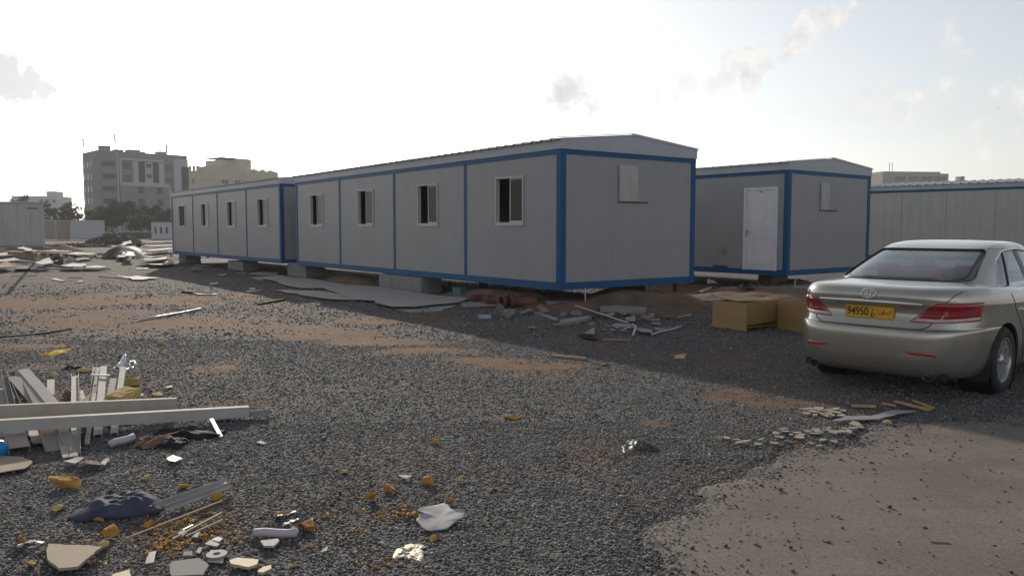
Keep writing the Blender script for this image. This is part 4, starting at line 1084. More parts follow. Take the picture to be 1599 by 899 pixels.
# wheels
def wheel(wx, wy):
    s = 1 if wx > 0 else -1
    t = MB().lathe([(.215, -.10), (.26, -.108), (.31, -.100), (.328, -.075), (.332, -.03), (.332, .03), (.328, .075), (.31, .100), (.26, .108), (.215, .10), (.215, -.10)], 48, 'x').build('wheel', M['tyre'], car, (wx, wy, .328), smooth=True)
    rim = MB().lathe([(.216, .10 * s), (.222, .102 * s), (.205, .088 * s), (.198, .05 * s), (.195, -.06 * s)], 40, 'x').build('rim', M['rim'], t, smooth=True)
    m = MB()
    for k in range(10):
        a = 2 * math.pi * k / 10 + .16
        Mx = Matrix.Rotation(a, 4, 'X')
        w0, w1 = .017, .030
        x0, x1 = .072 * s, .094 * s
        q = [(x0, -w0, .05), (x0, w0, .05), (x1 - .012 * s, w1, .203), (x1 - .012 * s, -w1, .203)]
        q2 = [(v[0] - .03 * s, v[1] * 1.15, v[2]) for v in q]
        m.add([tuple(Mx @ Vector(v)) for v in q + q2], [(0, 1, 2, 3), (7, 6, 5, 4), (0, 4, 5, 1), (1, 5, 6, 2), (2, 6, 7, 3), (3, 7, 4, 0)])
    m.build('spokes', M['rim'], t)
    MB().lathe([(0, .088 * s), (.028, .087 * s), (.034, .08 * s), (.060, .074 * s), (.066, .05 * s)], 24, 'x').build('hub_cap', M['rim'], t, smooth=True)
    MB().lathe([(0, .005 * s), (.15, .005 * s), (.15, -.01 * s), (0, -.01 * s)], 24, 'x').build('brake_disc', M['exhaust'], t)
for w in WHEELS: wheel(*w)
MB().box(-.62, .62, .30, 4.5, .21, .30).build('underbody', M['car_black'], car)
for wx, wy in WHEELS:
    s = 1 if wx > 0 else -1
    MB().lathe([(.372, s * .585), (.372, s * .885)], 40, 'x', Matrix.Translation((0, wy, .325))).build('wheel_liner', M['car_black'], car)
# rear lamps: patches on the body, split by the boot gap
def patch(name, outline, mat, off, parent=None, u=26, v=10, fn=None):
    """outline: functions left(t), right(t) of height t in 0..1 giving (phi, z)"""
    vs, fs = [], []
    L, Rr = outline
    for j in range(v + 1):
        a, b = L(j / v), Rr(j / v)
        for i in range(u + 1):
            t = i / u; p = fn(a[0] + (b[0] - a[0]) * t, a[1] + (b[1] - a[1]) * t)
            edge = min(i, u - i, 99) == 0 or j in (0, v)
            p0, p1 = p
            vs.append(p0 if edge else p1)
    for j in range(v):
        for i in range(u): fs.append((j * (u + 1) + i, j * (u + 1) + i + 1, (j + 1) * (u + 1) + i + 1, (j + 1) * (u + 1) + i))
    return MB().add(vs, fs).build(name, mat, parent or car, smooth=True)
def ph(off):
    return lambda phi, z: (outer(phi, z, .001), outer(phi, z, off))
def seg(p, q): return lambda t: (p[0] + (q[0] - p[0]) * t, p[1] + (q[1] - p[1]) * t)
for s, nm in ((1, 'right tail lamp wrapping round the corner'), (-1, 'left tail lamp')):
    # corner part
    z0, z1 = .742, .915
    lamp = patch('tail_lamp', (seg((s * 37.2, .775), (s * 40.2, z1)), seg((s * 60.5, .788), (s * 62.2, z1 + .004))), M['lamp_red'], .013, fn=ph(.013))
    patch('indicator_glass', (seg((s * 36.5, z0), (s * 37.2, .775)), seg((s * 59.6, z0 + .016), (s * 60.5, .788))), M['lamp_clear'], .011, lamp, v=4, fn=ph(.011))
    patch('lamp_in_boot_lid', (seg((s * 26.0, .775), (s * 34.5, z1)), seg((s * 36.9, .775), (s * 39.9, z1))), M['lamp_red'], .011, lamp, fn=ph(.011))
    patch('reversing_glass', (seg((s * 23.0, z0), (s * 26.0, .775)), seg((s * 36.2, z0), (s * 36.9, .775))), M['lamp_clear'], .010, lamp, v=4, fn=ph(.010))
    rimpts = [outer(a, b, .003) for a, b in dense([(s * 22.6, z0 - .004), (s * 34.4, z1 + .004), (s * 40, z1 + .004), (s * 62.4, z1 + .008), (s * 59.8, z0 + .010)], 1.0, True)]
    strip('lamp_edge', rimpts, .005, M['lamp_red'], lamp, True, 5)
    for q in ((s * 47.5, .852), (s * 33.6, .848)):
        cpt = [outer(q[0] + 3.1 * math.cos(k * .3927), q[1] + .05 * math.sin(k * .3927), .0135) for k in range(16)]
        strip('lamp_ring', cpt, .004, M['lamp_red'], lamp, True, 5)
    # bumper reflector
    patch('reflector', (seg((s * 22.5, .444), (s * 19.5, .470)), seg((s * 34.5, .432), (s * 33.0, .468))), M['lamp_red'], .006, v=3, fn=ph(.006))
# boot lid gap, bumper gap, garnish
gap = [(-.665, .930), (-.59, .80), (-.545, .705), (-.47, .672), (0, .664), (.47, .672), (.545, .705), (.59, .80), (.665, .930), (.74, 1.03)]
gap = [(-.74, 1.03)] + gap
pts = [rear_at(x, z, .0005) for x, z in dense(gap, .02)]
strip('boot_gap', pts, .0045, M['car_black'], body)
pts = [outer(a, .672, .001) for a in np.linspace(33, 66, 24)]
strip('bumper_gap', pts, .003, M['car_black'], body)
pts = [outer(-a, .672, .001) for a in np.linspace(33, 66, 24)]
strip('bumper_gap', pts, .003, M['car_black'], body)
# chrome bar over the plate
xs = np.linspace(-.50, .50, 41); vs = []
for x in xs:
    h = .022 * (1 - .55 * abs(x / .5) ** 3)
    for dz, off in ((-h, .002), (-h * .7, .022), (h * .5, .026), (h, .004)):
        vs.append(rear_at(x, .905 + dz, off))
MB().add(vs, [(4 * i + j, 4 * i + j + 1, 4 * i + j + 5, 4 * i + j + 4) for i in range(40) for j in range(3)]).build('chrome_bar', M['chrome'], car, smooth=True)
# number plate with its writing
PC = rear_at(0, .80, .012)
plate = MB().box(-.235, .235, -.008, .004, -.062, .062).build('number_plate', M['plate'], car, PC, (R(-1), 0, 0), bevel=.004)
e_ = .0035
MB().box(-.228, .228, -.0095, -.0082, .054, .057).box(-.228, .228, -.0095, -.0082, -.057, -.054).box(-.228, -.225, -.0095, -.0082, -.054, .054).box(.225, .228, -.0095, -.0082, -.054, .054).box(-.004, -.0015, -.0095, -.0082, -.05, .05).box(.072, .0745, -.0095, -.0082, -.05, .05).build('plate_border', M['ink'], plate)
def lettering(txt, size, loc, parent, mat, wide=1.0):
    cu = bpy.data.curves.new('writing', 'FONT'); cu.body = txt; cu.size = size; cu.extrude = .0006; cu.align_x = 'CENTER'; cu.align_y = 'CENTER'; cu.offset = .0022
    ob = bpy.data.objects.new('writing', cu); COL.objects.link(ob)
    dg = bpy.context.evaluated_depsgraph_get(); dg.update()
    me = bpy.data.meshes.new_from_object(ob.evaluated_get(dg)); bpy.data.objects.remove(ob, do_unlink=True)
    o = link('writing', me, mat, parent, loc, (R(90), 0, 0)); o.scale = (wide, 1, 1); return o
lettering('94950', .112, (-.115, -.0092, .0), plate, M['ink'], .74)
lettering('D', .056, (.033, -.0092, -.026), plate, M['ink'], .9)
def stroke(pts, r, parent): return MB().tube([(x, -.0092, z) for x, z in pts], r, 6).build('writing', M['ink'], parent)
stroke([(.020, .040), (.036, .036), (.044, .024), (.040, .012), (.018, .010)], .0035, plate)
stroke([(.215, .018), (.200, .020), (.192, .012), (.198, .002), (.192, -.010), (.176, -.010), (.168, .002), (.160, .004), (.152, -.008), (.140, -.010), (.128, -.010)], .0035, plate)
stroke([(.138, .030), (.136, -.010)], .0035, plate)
stroke([(.124, .006), (.118, -.014), (.104, -.020), (.092, -.012), (.088, .006)], .0035, plate)
stroke([(.104, .010), (.107, .010)], .004, plate)
# boot badge: three ovals
BC = rear_at(0, .985, .0)
n0 = hit(tree_low, (0, -2, .985), (0, 1, 0))[1]
badge = MB()
def oval(cx, cz, a, b, r):
    badge.tube([(cx + a * math.cos(k * math.pi / 16), -.004, cz + b * math.sin(k * math.pi / 16)) for k in range(32)], r, 6, closed=True)
oval(0, 0, .070, .046, .0055); oval(0, .003, .021, .042, .0042); oval(0, .022, .048, .018, .0042)
badge.build('badge', M['chrome'], car, BC + Vector((0, -.004, 0)), (math.atan2(n0.z, -n0.y) * -1, 0, 0), smooth=True)
# exhaust tips
for x in (-.56, .56):
    ex = MB().lathe([(.036, .30), (.040, .02), (.047, .0), (.043, .003), (.037, .02), (.035, .12)], 24, 'y').build('exhaust_tip', M['exhaust'], car, (x, .10, .232), smooth=True)
    ex.scale = (1.2, 1, .8)
    MB().lathe([(0, .10), (.0355, .10)], 20, 'y').build('bore', M['car_black'], ex)
    MB().box(x - .12, x + .12, .16, .30, .205, .275).build('exhaust_recess', M['car_black'], car)
# doors, handles, filler flap, side strip
dl = dense([(1.20, .98), (1.30, .80), (1.50, .60), (1.56, .40), (1.62, .26)], .03)
for s in (1, -1):
    strip('door_gap', [side_at(y, z, .0, None, s) for y, z in dl], .004, M['car_black'], body)
    strip('door_gap', [side_at(2.17, z, .0, None, s) for z in np.linspace(.26, .93, 24)], .004, M['car_black'], body)
    strip('door_gap', [side_at(3.25 - .02 * math.sin(z * 3), z, .0, None, s) for z in np.linspace(.26, .90, 24)], .004, M['car_black'], body)
    strip('door_gap', [side_at(y, .262, .0, None, s) for y in np.linspace(1.62, 3.25, 30)], .004, M['car_black'], body)
    for hy in (1.46, 2.48):
        hp = [side_at(hy, .80, -.004, None, s), side_at(hy + .04, .806, .034, None, s), side_at(hy + .16, .806, .036, None, s), side_at(hy + .20, .80, -.004, None, s)]
        MB().tube(hp, [.014, .014, .014, .012], 8).build('door_handle', M['chrome'], body, smooth=True)
    mir = side_at(3.12, .93, .0, None, s)
    MB().lathe([(0, -.10), (.07, -.085), (.095, -.02), (.09, .05), (.05, .09), (0, .10)], 16, 'x', Matrix.Translation(mir + Vector((s * .13, -.02, .06))) @ Matrix.Diagonal((1, .8, .75, 1))).build('mirror', M['paint'], body, smooth=True)
    hl = patch('headlamp', (seg((0, .0), (0, 1.0)), seg((1.0, .0), (1.0, 1.0))), M['lamp_clear'], .01, u=16, v=6,
               fn=lambda a, b, s=s: (lambda d, zz: ((lambda p: (p[0] + d * .001, p[0] + d * .012))(hit(tree_low, Vector((0, 3.8, zz)) + d * 3, -d))))(Vector((s * math.sin(R(22 + 30 * a)), math.cos(R(22 + 30 * a)), 0)), .60 + .07 * b + .03 * a))
gr = []
for x in np.linspace(-.42, .42, 22):
    for z in (.56, .64, .68):
        p, _ = hit(tree_low, (x, 8, z), (0, -1, 0)); gr.append(p + Vector((0, .004, 0)))
MB().add(gr, [(3 * i + j, 3 * i + j + 1, 3 * i + j + 4, 3 * i + j + 3) for i in range(21) for j in range(2)]).build('grille', M['car_black'], car)
strip('roof_gutter', [hit(tree_top, (-.56 + .0, y, 3), (0, 0, -1))[0] for y in np.linspace(1.72, 2.75, 20)], .004, M['car_black'], body)
strip('roof_gutter', [hit(tree_top, (x, y, 3), (0, 0, -1))[0] for x, y in zip(np.linspace(.535, .57, 12), np.linspace(1.58, 2.75, 12))], .004, M['car_black'], body)
# mud flap behind the rear wheel
MB().box(.70, .885, .655, .668, .16, .34).build('mud_flap', M['car_black'], car)
# ------------------------------------------------------------------ loose things: builders
def rnd_seed(px, py): return random.Random(int(px * 131 + py * 17))
def centroid(ps): return sum(ps, Vector()) / len(ps)
def plate(name, label, cat, outline, th, mat, z=.012, warp=0.0, tilt=0.0, group=None, cuts=2, hole=None):
    """flat broken board or sheet lying about: outline as seen in the photograph, laid on the ground at height z, real thickness"""
    P = [spot(a, b, z) for a, b in outline]; c = centroid(P); r = rnd_seed(*outline[0])
    size = max((p - c).length for p in P); Q_ = []
    for i, p in enumerate(P):                 # broken edges: every side wanders a little
        q = P[(i + 1) % len(P)]; n = 1 + min(5, int((q - p).length / (size * .22)))
        nrm = Vector((-(q - p).y, (q - p).x, 0)).normalized()
        for k in range(n):
            Q_.append(p + (q - p) * (k / n) + nrm * (r.uniform(-1, 1) * size * .028 if k else 0))
    P = Q_
    m = MB().prism([(p.x - c.x, p.y - c.y) for p in P], 'z', 0, th)
    me = m.mesh(name)
    if warp or tilt:
        bm = bmesh.new(); bm.from_mesh(me)
        bmesh.ops.triangulate(bm, faces=[f for f in bm.faces if len(f.verts) > 4])
        bmesh.ops.subdivide_edges(bm, edges=bm.edges, cuts=cuts, use_grid_fill=True)
        a, b, ph = r.uniform(2, 4), r.uniform(2, 4), r.uniform(0, 6)
        R_ = max(.05, max((p - c).length for p in P))
        for v in bm.verts:
            u, w = v.co.x / R_, v.co.y / R_
            v.co.z += warp * (.5 + .5 * math.sin(a * u + ph) * math.cos(b * w + ph * .7)) * (u * u + w * w) + tilt * max(0, w)
        bm.to_mesh(me); bm.free()
    return tag(link(name, me, mat, None, (c.x, c.y, z)), label, cat, group)
def bar(name, label, cat, p0, z0, p1, z1, w, h, mat, sec='bar', group=None, roll=0.0):
    """straight member between two seen points at heights z0, z1; section bar, channel, angle, tube, tee"""
    a, b = spot(*p0, z0), spot(*p1, z1); d = b - a; L = d.length
    t = .0035
    S = {'bar': [(-w / 2, 0), (w / 2, 0), (w / 2, h), (-w / 2, h)],
         'channel': [(-w / 2, 0), (w / 2, 0), (w / 2, h), (w / 2 - t, h), (w / 2 - t, t), (-w / 2 + t, t), (-w / 2 + t, h), (-w / 2, h)],
         'cap': [(-w / 2, 0), (-w / 2 + t, 0), (-w / 2 + t, h - t), (w / 2 - t, h - t), (w / 2 - t, 0), (w / 2, 0), (w / 2, h), (-w / 2, h)],
         'angle': [(-w / 2, 0), (w / 2, 0), (w / 2, t), (-w / 2 + t, t), (-w / 2 + t, h), (-w / 2, h)]}.get(sec)
    m = MB()
    if sec == 'tube': m.tube([(L * k / 4, 0, w / 2 + .004 * math.sin(k * 1.7)) for k in range(5)], w / 2, 10)
    else: m.prism(S, 'x', 0, L)
    o = m.build(name, mat, None, a, (0, 0, 0), smooth=(sec == 'tube'))
    q = d.to_track_quat('X', 'Z') @ Euler((roll, 0, 0)).to_quaternion()
    o.rotation_mode = 'QUATERNION'; o.rotation_quaternion = q
    return tag(o, label, cat, group)
def lump(sx, sy, sz, seed, sub=2, rough=.22, flat=.0):
    r = random.Random(seed); bm = bmesh.new(); bmesh.ops.create_icosphere(bm, subdivisions=sub, radius=1)
    ks = [(Vector((r.uniform(-1, 1), r.uniform(-1, 1), r.uniform(-1, 1))).normalized(), r.uniform(.30, .85)) for _ in range(11)]
    for v in bm.verts:
        d = v.co.copy()
        for n, k in ks:                      # planes cut off facets
            s = d.dot(n)
            if s > k: d -= n * (s - k) * .96
        d *= 1 + r.uniform(-rough, rough) * .5
        v.co = Vector((d.x * sx, d.y * sy, d.z * sz))
    for ax, want in ((0, sx), (1, sy), (2, sz)):
        a, b = min(v.co[ax] for v in bm.verts), max(v.co[ax] for v in bm.verts)
        for v in bm.verts: v.co[ax] = (v.co[ax] - (a + b) / 2) * want * 2 / (b - a)
    for v in bm.verts: v.co.z += sz * .82
    me = bpy.data.meshes.new('lump'); bm.to_mesh(me); bm.free(); return me
def chunk(name, label, cat, px, py, wpx, hpx, mat, group=None, sub=2, z=0.0, rough=.22, deep=.8):
    """broken lump, bottom edge seen at py, width and height as seen"""
    p = spot(px, py, z); k = p.y / FPX; w, h = wpx * k, hpx * k
    me = lump(w / 2, w / 2 * deep, h / 2 * 1.05, int(px * 31 + py * 7), sub, rough); me.name = name
    return tag(link(name, me, mat, None, (p.x, p.y + w * .25, z - .004), (0, 0, rnd_seed(px, py).uniform(-.5, .5))), label, cat, group)
def sheet(name, label, cat, px, py, wpx, dm, hpx, mat, seed, group=None, folds=3.0, rz=0.0, th=.003, z=0.0, n=22, arch=0.0, shape=None):
    """cloth or crumpled sheet: centre bottom seen at px, py; width as seen, depth dm metres, height of its folds as seen"""
    p = spot(px, py, z); k = p.y / FPX; w, h = wpx * k, hpx * k; g = np.random.default_rng(seed)
    u, v = np.meshgrid(np.linspace(-1, 1, n), np.linspace(-1, 1, n))
    rr = 1 + .18 * np.sin(3 * np.arctan2(v, u) + seed) + .10 * np.sin(7 * np.arctan2(v, u) + 2 * seed)
    zz = fbm((u + 3) * 1.0 + seed, (v + 3) * 1.0, 2.0 / folds, seed, 4)
    zz = (zz - zz.min()) / (zz.max() - zz.min())
    fall = np.clip(1.25 - (u ** 2 + v ** 2) * .75, 0.06, 1)
    zz = zz * fall * h * (1 - arch) + arch * h * (1 - u ** 2)
    X_, Y_ = u * w / 2 * np.minimum(rr, 1.05), v * dm / 2 * rr
    if shape: X_, Y_, zz = shape(u, v, X_, Y_, zz)
    Vs = np.stack([X_, Y_, zz + .004], -1).reshape(-1, 3); i = np.arange(n * n).reshape(n, n)
    F = np.stack([i[:-1, :-1], i[:-1, 1:], i[1:, 1:], i[1:, :-1]], -1).reshape(-1, 4)
    me = bpy.data.meshes.new(name); fill(me, Vs, F); me.polygons.foreach_set('use_smooth', np.ones(len(F), bool))
    o = link(name, me, mat, None, (p.x, p.y + dm * .3, z), (0, 0, rz))
    s = o.modifiers.new('thickness', 'SOLIDIFY'); s.thickness = th
    return tag(o, label, cat, group)

# ------------------------------------------------------------------ big pale boards in front of the nearest cabin
G = 'pale boards lying along the nearest cabin'
plate('fibre_board', 'largest pale board, torn along one side, lying before the nearest cabin', 'board', [(505, 452), (588, 449), (668, 460), (733, 466), (715, 473), (650, 480), (612, 480), (585, 473), (588, 470), (560, 468)], .016, M['ply'], .05, .05, group=G)
plate('fibre_board', 'pale board with a bright lit left tip below the concrete blocks', 'board', [(430, 454), (452, 453.5), (500, 455), (560, 465), (585, 470), (520, 468), (470, 461)], .014, M['ply'], .03, .04, group=G)
plate('fibre_board', 'pale board overlapping others next to the blocks where the long cabins meet', 'board', [(408, 434), (440, 432), (500, 438), (528, 443), (587, 449), (535, 451), (470, 450), (452, 447)], .014, M['ply'], .04, .05, group=G)
plate('fibre_board', 'narrow pale strip of board left of the blocks where the cabins meet', 'board', [(388, 427), (408, 425), (434, 425.5), (433, 429.5), (404, 430)], .014, M['ply'], .02, .03, group=G)
plate('fibre_board', 'thin pale offcut left of the overlapping boards', 'board', [(391, 434), (405, 433), (424, 436), (410, 438)], .014, M['ply'], .01, .02, group=G)
plate('fibre_board', 'pale board corner raised over a dark gap, right end of the row', 'board', [(610, 480), (652, 481), (705, 474), (716, 476), (690, 486), (640, 488)], .012, M['scrap_grey'], .008, .0, group=G)
plate('fibre_board', 'grey offcut between the largest board and the red pipes', 'board', [(715, 473), (748, 470), (790, 473), (775, 478), (725, 480)], .02, M['concrete'], .01, .0, group=G)
# ------------------------------------------------------------------ red pipes and things by the near corner
G = 'dull red pipe pieces by the near corner'
for i, (px, py, L, ang, r, lab) in enumerate([(757, 473, .62, 15, .105, 'leftmost dull red pipe piece, its open end showing'), (778, 477, .5, -10, .12, 'dull red pipe piece with a flange, second from the left'),
                                              (797, 480, .5, 40, .13, 'dark dirty red pipe piece with its open mouth to the front'), (818, 481, .55, 5, .125, 'rightmost dull red pipe piece beside the tan rocks'), (786, 470, .5, 25, .10, 'dull red pipe piece lying behind the others')]):
    p = spot(px, py); m = MB()
    m.lathe([(r * .72, -L / 2), (r * .78, -L / 2), (r * 1.05, -L / 2), (r * 1.05, -L / 2 + .06), (r * .85, -L / 2 + .08), (r * .85, L / 2 - .07), (r, L / 2 - .06), (r, L / 2), (r * .7, L / 2), (r * .68, -L / 2)], 20, 'x')
    tag(m.build('clay_pipe', M['red_clay'], None, (p.x, p.y + .1, r * 1.02), (R(10 * i), R(-4 + 2 * i), R(ang)), smooth=True), lab, 'pipe', G)
p = spot(754, 462); bk = MB().lathe([(.0, .0), (.10, .0), (.13, .27), (.138, .27), (.138, .285), (.125, .285), (.095, .02), (0, .02)], 20).build('bucket', M['green_plastic'], None, (p.x, p.y + .15, .12), smooth=True); tag(bk, 'green plastic bucket behind the red pipes under the nearest cabin', 'bucket')
p = spot(728, 466); tag(MB().box(-.25, .25, -.2, .2, 0, .24).box(-.27, .27, -.22, .22, .241, .265).build('teal_crate', M['teal'], None, (p.x, p.y, 0), (0, 0, R(30)), bevel=.01), 'dull teal crate under the nearest cabin left of the bucket', 'crate')
p = spot(757, 497); tag(MB().box(-.11, .11, -.06, .06, 0, .055).box(-.112, .112, -.062, -.0605, .015, .04).build('small_carton', material('pale lilac carton', (.40, .42, .60), rough=.7, var=.15), None, (p.x, p.y, .004), (0, 0, R(4)), bevel=.006), 'small lilac carton on the gravel below the red pipes', 'carton')
tag(chunk('plastic_bag', '', '', 766, 462, 12, 10, M['paper'], z=.12), 'crumpled white plastic bag beside the green bucket', 'bag')
G = 'tan rocks by the near corner of the nearest cabin'
for px, py, w, h, lab in [(782, 489, 16, 16, 'tan rock left of the row below the red pipes'), (796, 498, 19, 17, 'tallest tan rock below the red pipes'), (822, 493, 24, 12, 'brown flat rock right of the tallest tan rock'), (848, 490, 22, 15, 'brown rock below the grey concrete slab'),
                          (1093, 481, 21, 17, 'round brown rock right of the scrap heap, beyond the white strip'), (974, 476, 14, 15, 'pale upright stone under the cabin end wall'), (945, 473, 18, 14, 'reddish stone under the middle of the cabin end wall'), (1065, 448, 22, 30, 'tall brown clod standing at the right corner of the nearest cabin'),
                          (305, 425, 18, 9, 'pale rock on the ground before the far cabin'), (660, 488, 6, 5, 'small round stone before the largest pale board')]:
    chunk('rock', lab, 'rock', px, py, w, h, M['rock'] if w > 20 or px < 700 else M['rock'], G)
# ------------------------------------------------------------------ scrap heap right of the near corner
G = 'scrap heaped below the end wall of the nearest cabin'
def Z(zx, zy): return (820 + zx / 6.15, 450 + zy / 6.15)
def zp(*ps): return [Z(*p) for p in ps]
plate('concrete_slab', 'thick grey concrete slab at the left of the scrap heap', 'slab', zp((215, 178), (470, 178), (440, 128), (195, 98)), .10, M['concrete'], .06, group=G)
plate('concrete_slab', 'long pale slab across the back of the scrap heap', 'slab', zp((700, 180), (950, 200), (1170, 215), (1160, 245), (970, 262), (720, 235)), .07, M['concrete'], .03, .02, group=G)
plate('concrete_slab', 'long low grey slab lying in front of the scrap heap', 'slab', zp((330, 335), (610, 290), (640, 300), (520, 345), (360, 358)), .06, M['concrete'], .0, group=G)
plate('board_scrap', 'narrow pale plank left of the scrap heap', 'plank', zp((80, 235), (110, 235), (320, 300), (290, 310)), .02, M['scrap_beige'], .01, group=G)
for i, (pts, mt, lab) in enumerate([
        (zp((470, 205), (520, 205), (560, 262), (530, 275)), 'scrap_grey', 'grey bent strip left of the long white strip in the heap'), (zp((440, 215), (530, 225), (545, 270), (440, 270)), 'rock', 'dull stone plate at the left of the heap'),
        (zp((720, 250), (860, 250), (840, 272), (780, 275)), 'scrap_white', 'small white plate behind the long white strip'), (zp((965, 285), (1060, 275), (1060, 325), (970, 325)), 'scrap_grey', 'grey square plate in the middle of the heap'),
        (zp((1100, 255), (1240, 255), (1245, 290), (1110, 285)), 'scrap_grey', 'grey plate at the right of the heap'), (zp((1060, 390), (1120, 390), (1225, 410), (1220, 438), (1110, 425)), 'scrap_white', 'pale plate in front of the heap beside the angled strip'),
        (zp((1160, 155), (1250, 150), (1255, 170), (1165, 172)), 'scrap_beige', 'tan tile fragment behind the heap at the right'), (zp((1160, 190), (1280, 180), (1275, 205), (1200, 212)), 'teal', 'teal grey fragment behind the heap at the right'),
        (zp((1160, 300), (1300, 300), (1290, 318), (1170, 318)), 'scrap_grey', 'thin grey offcut right of the heap'), (zp((1220, 335), (1300, 340), (1290, 356), (1230, 352)), 'scrap_white', 'small pale offcut right of the heap'),
        (zp((1240, 385), (1360, 392), (1300, 412), (1260, 410)), 'scrap_grey', 'grey sheet scrap under the right white rod'), (zp((565, 440), (640, 395), (665, 390), (665, 450)), 'alu', 'small triangle of bright sheet metal in front of the heap'),
        (zp((510, 450), (560, 445), (700, 490), (690, 502), (540, 470)), 'black_cloth', 'dark flat strip in front of the heap'), (zp((30, 380), (90, 372), (110, 385), (40, 392)), 'scrap_grey', 'thin grey offcut left of the heap on the gravel'),
        (zp((280, 350), (340, 345), (345, 358), (285, 360)), 'scrap_grey', 'small grey offcut at the left end of the low slab'), (zp((910, 405), (970, 390), (975, 402), (915, 415)), 'scrap_white', 'small white offcut in front of the heap centre'),
        (zp((810, 395), (850, 398), (865, 415), (825, 408)), 'scrap_white', 'tiny white offcut left of the heap centre'), (zp((1305, 105), (1470, 118), (1480, 130), (1330, 125)), 'wood', 'reddish plank under the cabin near its right corner')]):
    plate('scrap_piece', lab, 'scrap', pts, .012, M[{'scrap_white': 'scrap_grey', 'scrap_grey': 'concrete'}.get(mt, mt)], .015 + .012 * (i % 4), .03, group=G)
bar('metal_strip', 'long white strip lying diagonally over the scrap heap', 'strip', Z(480, 165), .16, Z(980, 330), .05, .035, .012, M['pvc'], group=G)
bar('metal_strip', 'short white strip bent down at the right of the heap', 'strip', Z(1030, 345), .07, Z(1065, 370), .08, .03, .012, M['pvc'], group=G)
bar('metal_strip', 'white strip standing on edge in front of the heap', 'strip', Z(1065, 368), .08, Z(1035, 458), .0, .03, .012, M['pvc'], group=G)
bar('white_rod', 'white rod lying right of the heap towards the brown cabinet', 'rod', Z(1215, 452), .0, Z(1500, 375), .03, .03, .03, M['pvc'], 'tube', group=G)
bar('wooden_batten', 'brown batten in front of the scrap heap', 'batten', Z(740, 500), .0, Z(1015, 505), .0, .04, .025, M['wood'], group=G)
bar('wooden_batten', 'dark batten at the right end of the scrap heap', 'batten', Z(1250, 275), .04, Z(1490, 300), .02, .05, .03, M['rust'], group=G)
bar('white_rod', 'short white stick at the right end behind the heap', 'rod', Z(1450, 290), .0, Z(1590, 258), .02, .025, .02, M['pvc'], group=G)
bar('wooden_batten', 'sunlit wooden batten alone on the gravel below the nearest cabin', 'batten', (861, 557), .0, (915, 562), .0, .045, .03, M['wood'])
for i, (zx, zy, w, h) in enumerate([(640, 350, 15, 9), (760, 385, 9, 6), (800, 360, 11, 7), (870, 340, 10, 7), (930, 365, 8, 5), (1090, 300, 11, 8), (1170, 290, 16, 9), (1390, 275, 12, 8), (370, 250, 14, 8), (1420, 420, 9, 4)]):
    px, py = Z(zx, zy); chunk('rubble_stone', 'grey rubble stone lying among the scrap below the nearest cabin end wall', 'rubble', px, py + 4, w, h, M['rock'], 'rubble stones in the scrap heap')
sheet('plastic_sheet', 'crumpled grey plastic sheet at the front of the scrap heap', 'sheet', 975, 512, 34, .5, 8, M['scrap_grey'], 5)
for (px, py, w, h, lab) in [(946, 572, 14, 6, 'dark clod on the gravel between heap and camera'), (905, 582, 11, 4, 'small dark clod left of the other dark clod'), (1013, 600, 10, 3, 'dark splinter of wood at the shadow edge')]:
    chunk('clod', lab, 'clod', px, py, w, h, M['brown_cloth'])
plate('offcut', 'thin dark offcut before the orange earth right of the cabin', 'scrap', [(1055, 555), (1072, 553), (1068, 560), (1052, 560)], .01, M['foam_pale'], .0)
# ------------------------------------------------------------------ soil mound between the cabins
def mound(name, cx, cy, rx, ry, h, seed, mat, rz=0.0):
    n = 70; u, v = np.meshgrid(np.linspace(-1, 1, n), np.linspace(-1, 1, n))
    q = np.clip(1 - (u ** 2 + v ** 2), 0, 1) ** .8
    z = h * q * (.35 + 1.3 * fbm(u * 2 + 9, v * 2 + 9, 1.0, seed, 5)) - .03 - .04 * (q <= 0)
    Vs = np.stack([u * rx, v * ry, z], -1).reshape(-1, 3); i = np.arange(n * n).reshape(n, n)
    F = np.stack([i[:-1, :-1], i[:-1, 1:], i[1:, 1:], i[1:, :-1]], -1).reshape(-1, 4)
    me = bpy.data.meshes.new(name); fill(me, Vs, F); me.polygons.foreach_set('use_smooth', np.ones(len(F), bool))
    return link(name, me, mat, None, (cx, cy, 0), (0, 0, rz), kind='structure')
mound('soil_mound', 6.0, 17.8, 2.4, 2.1, .30, 3, M['soil'], R(-15))
mound('soil_mound', 3.6, 15.9, 2.2, 1.0, .16, 5, M['soil'], R(30))
mound('soil_mound', 2.3, 16.6, 2.6, .8, .34, 6, M['soil'], R(36))
mound('soil_mound', -.2, 17.6, 2.6, .7, .30, 7, M['soil'], R(126))
mound('soil_mound', -4.6, 23.6, 2.6, .6, .24, 8, M['soil'], R(126))
def ZZ(zx, zy): return (1060 + zx / 6.914, 400 + zy / 6.914)
G = 'scrap on the soil mound between the cabins'
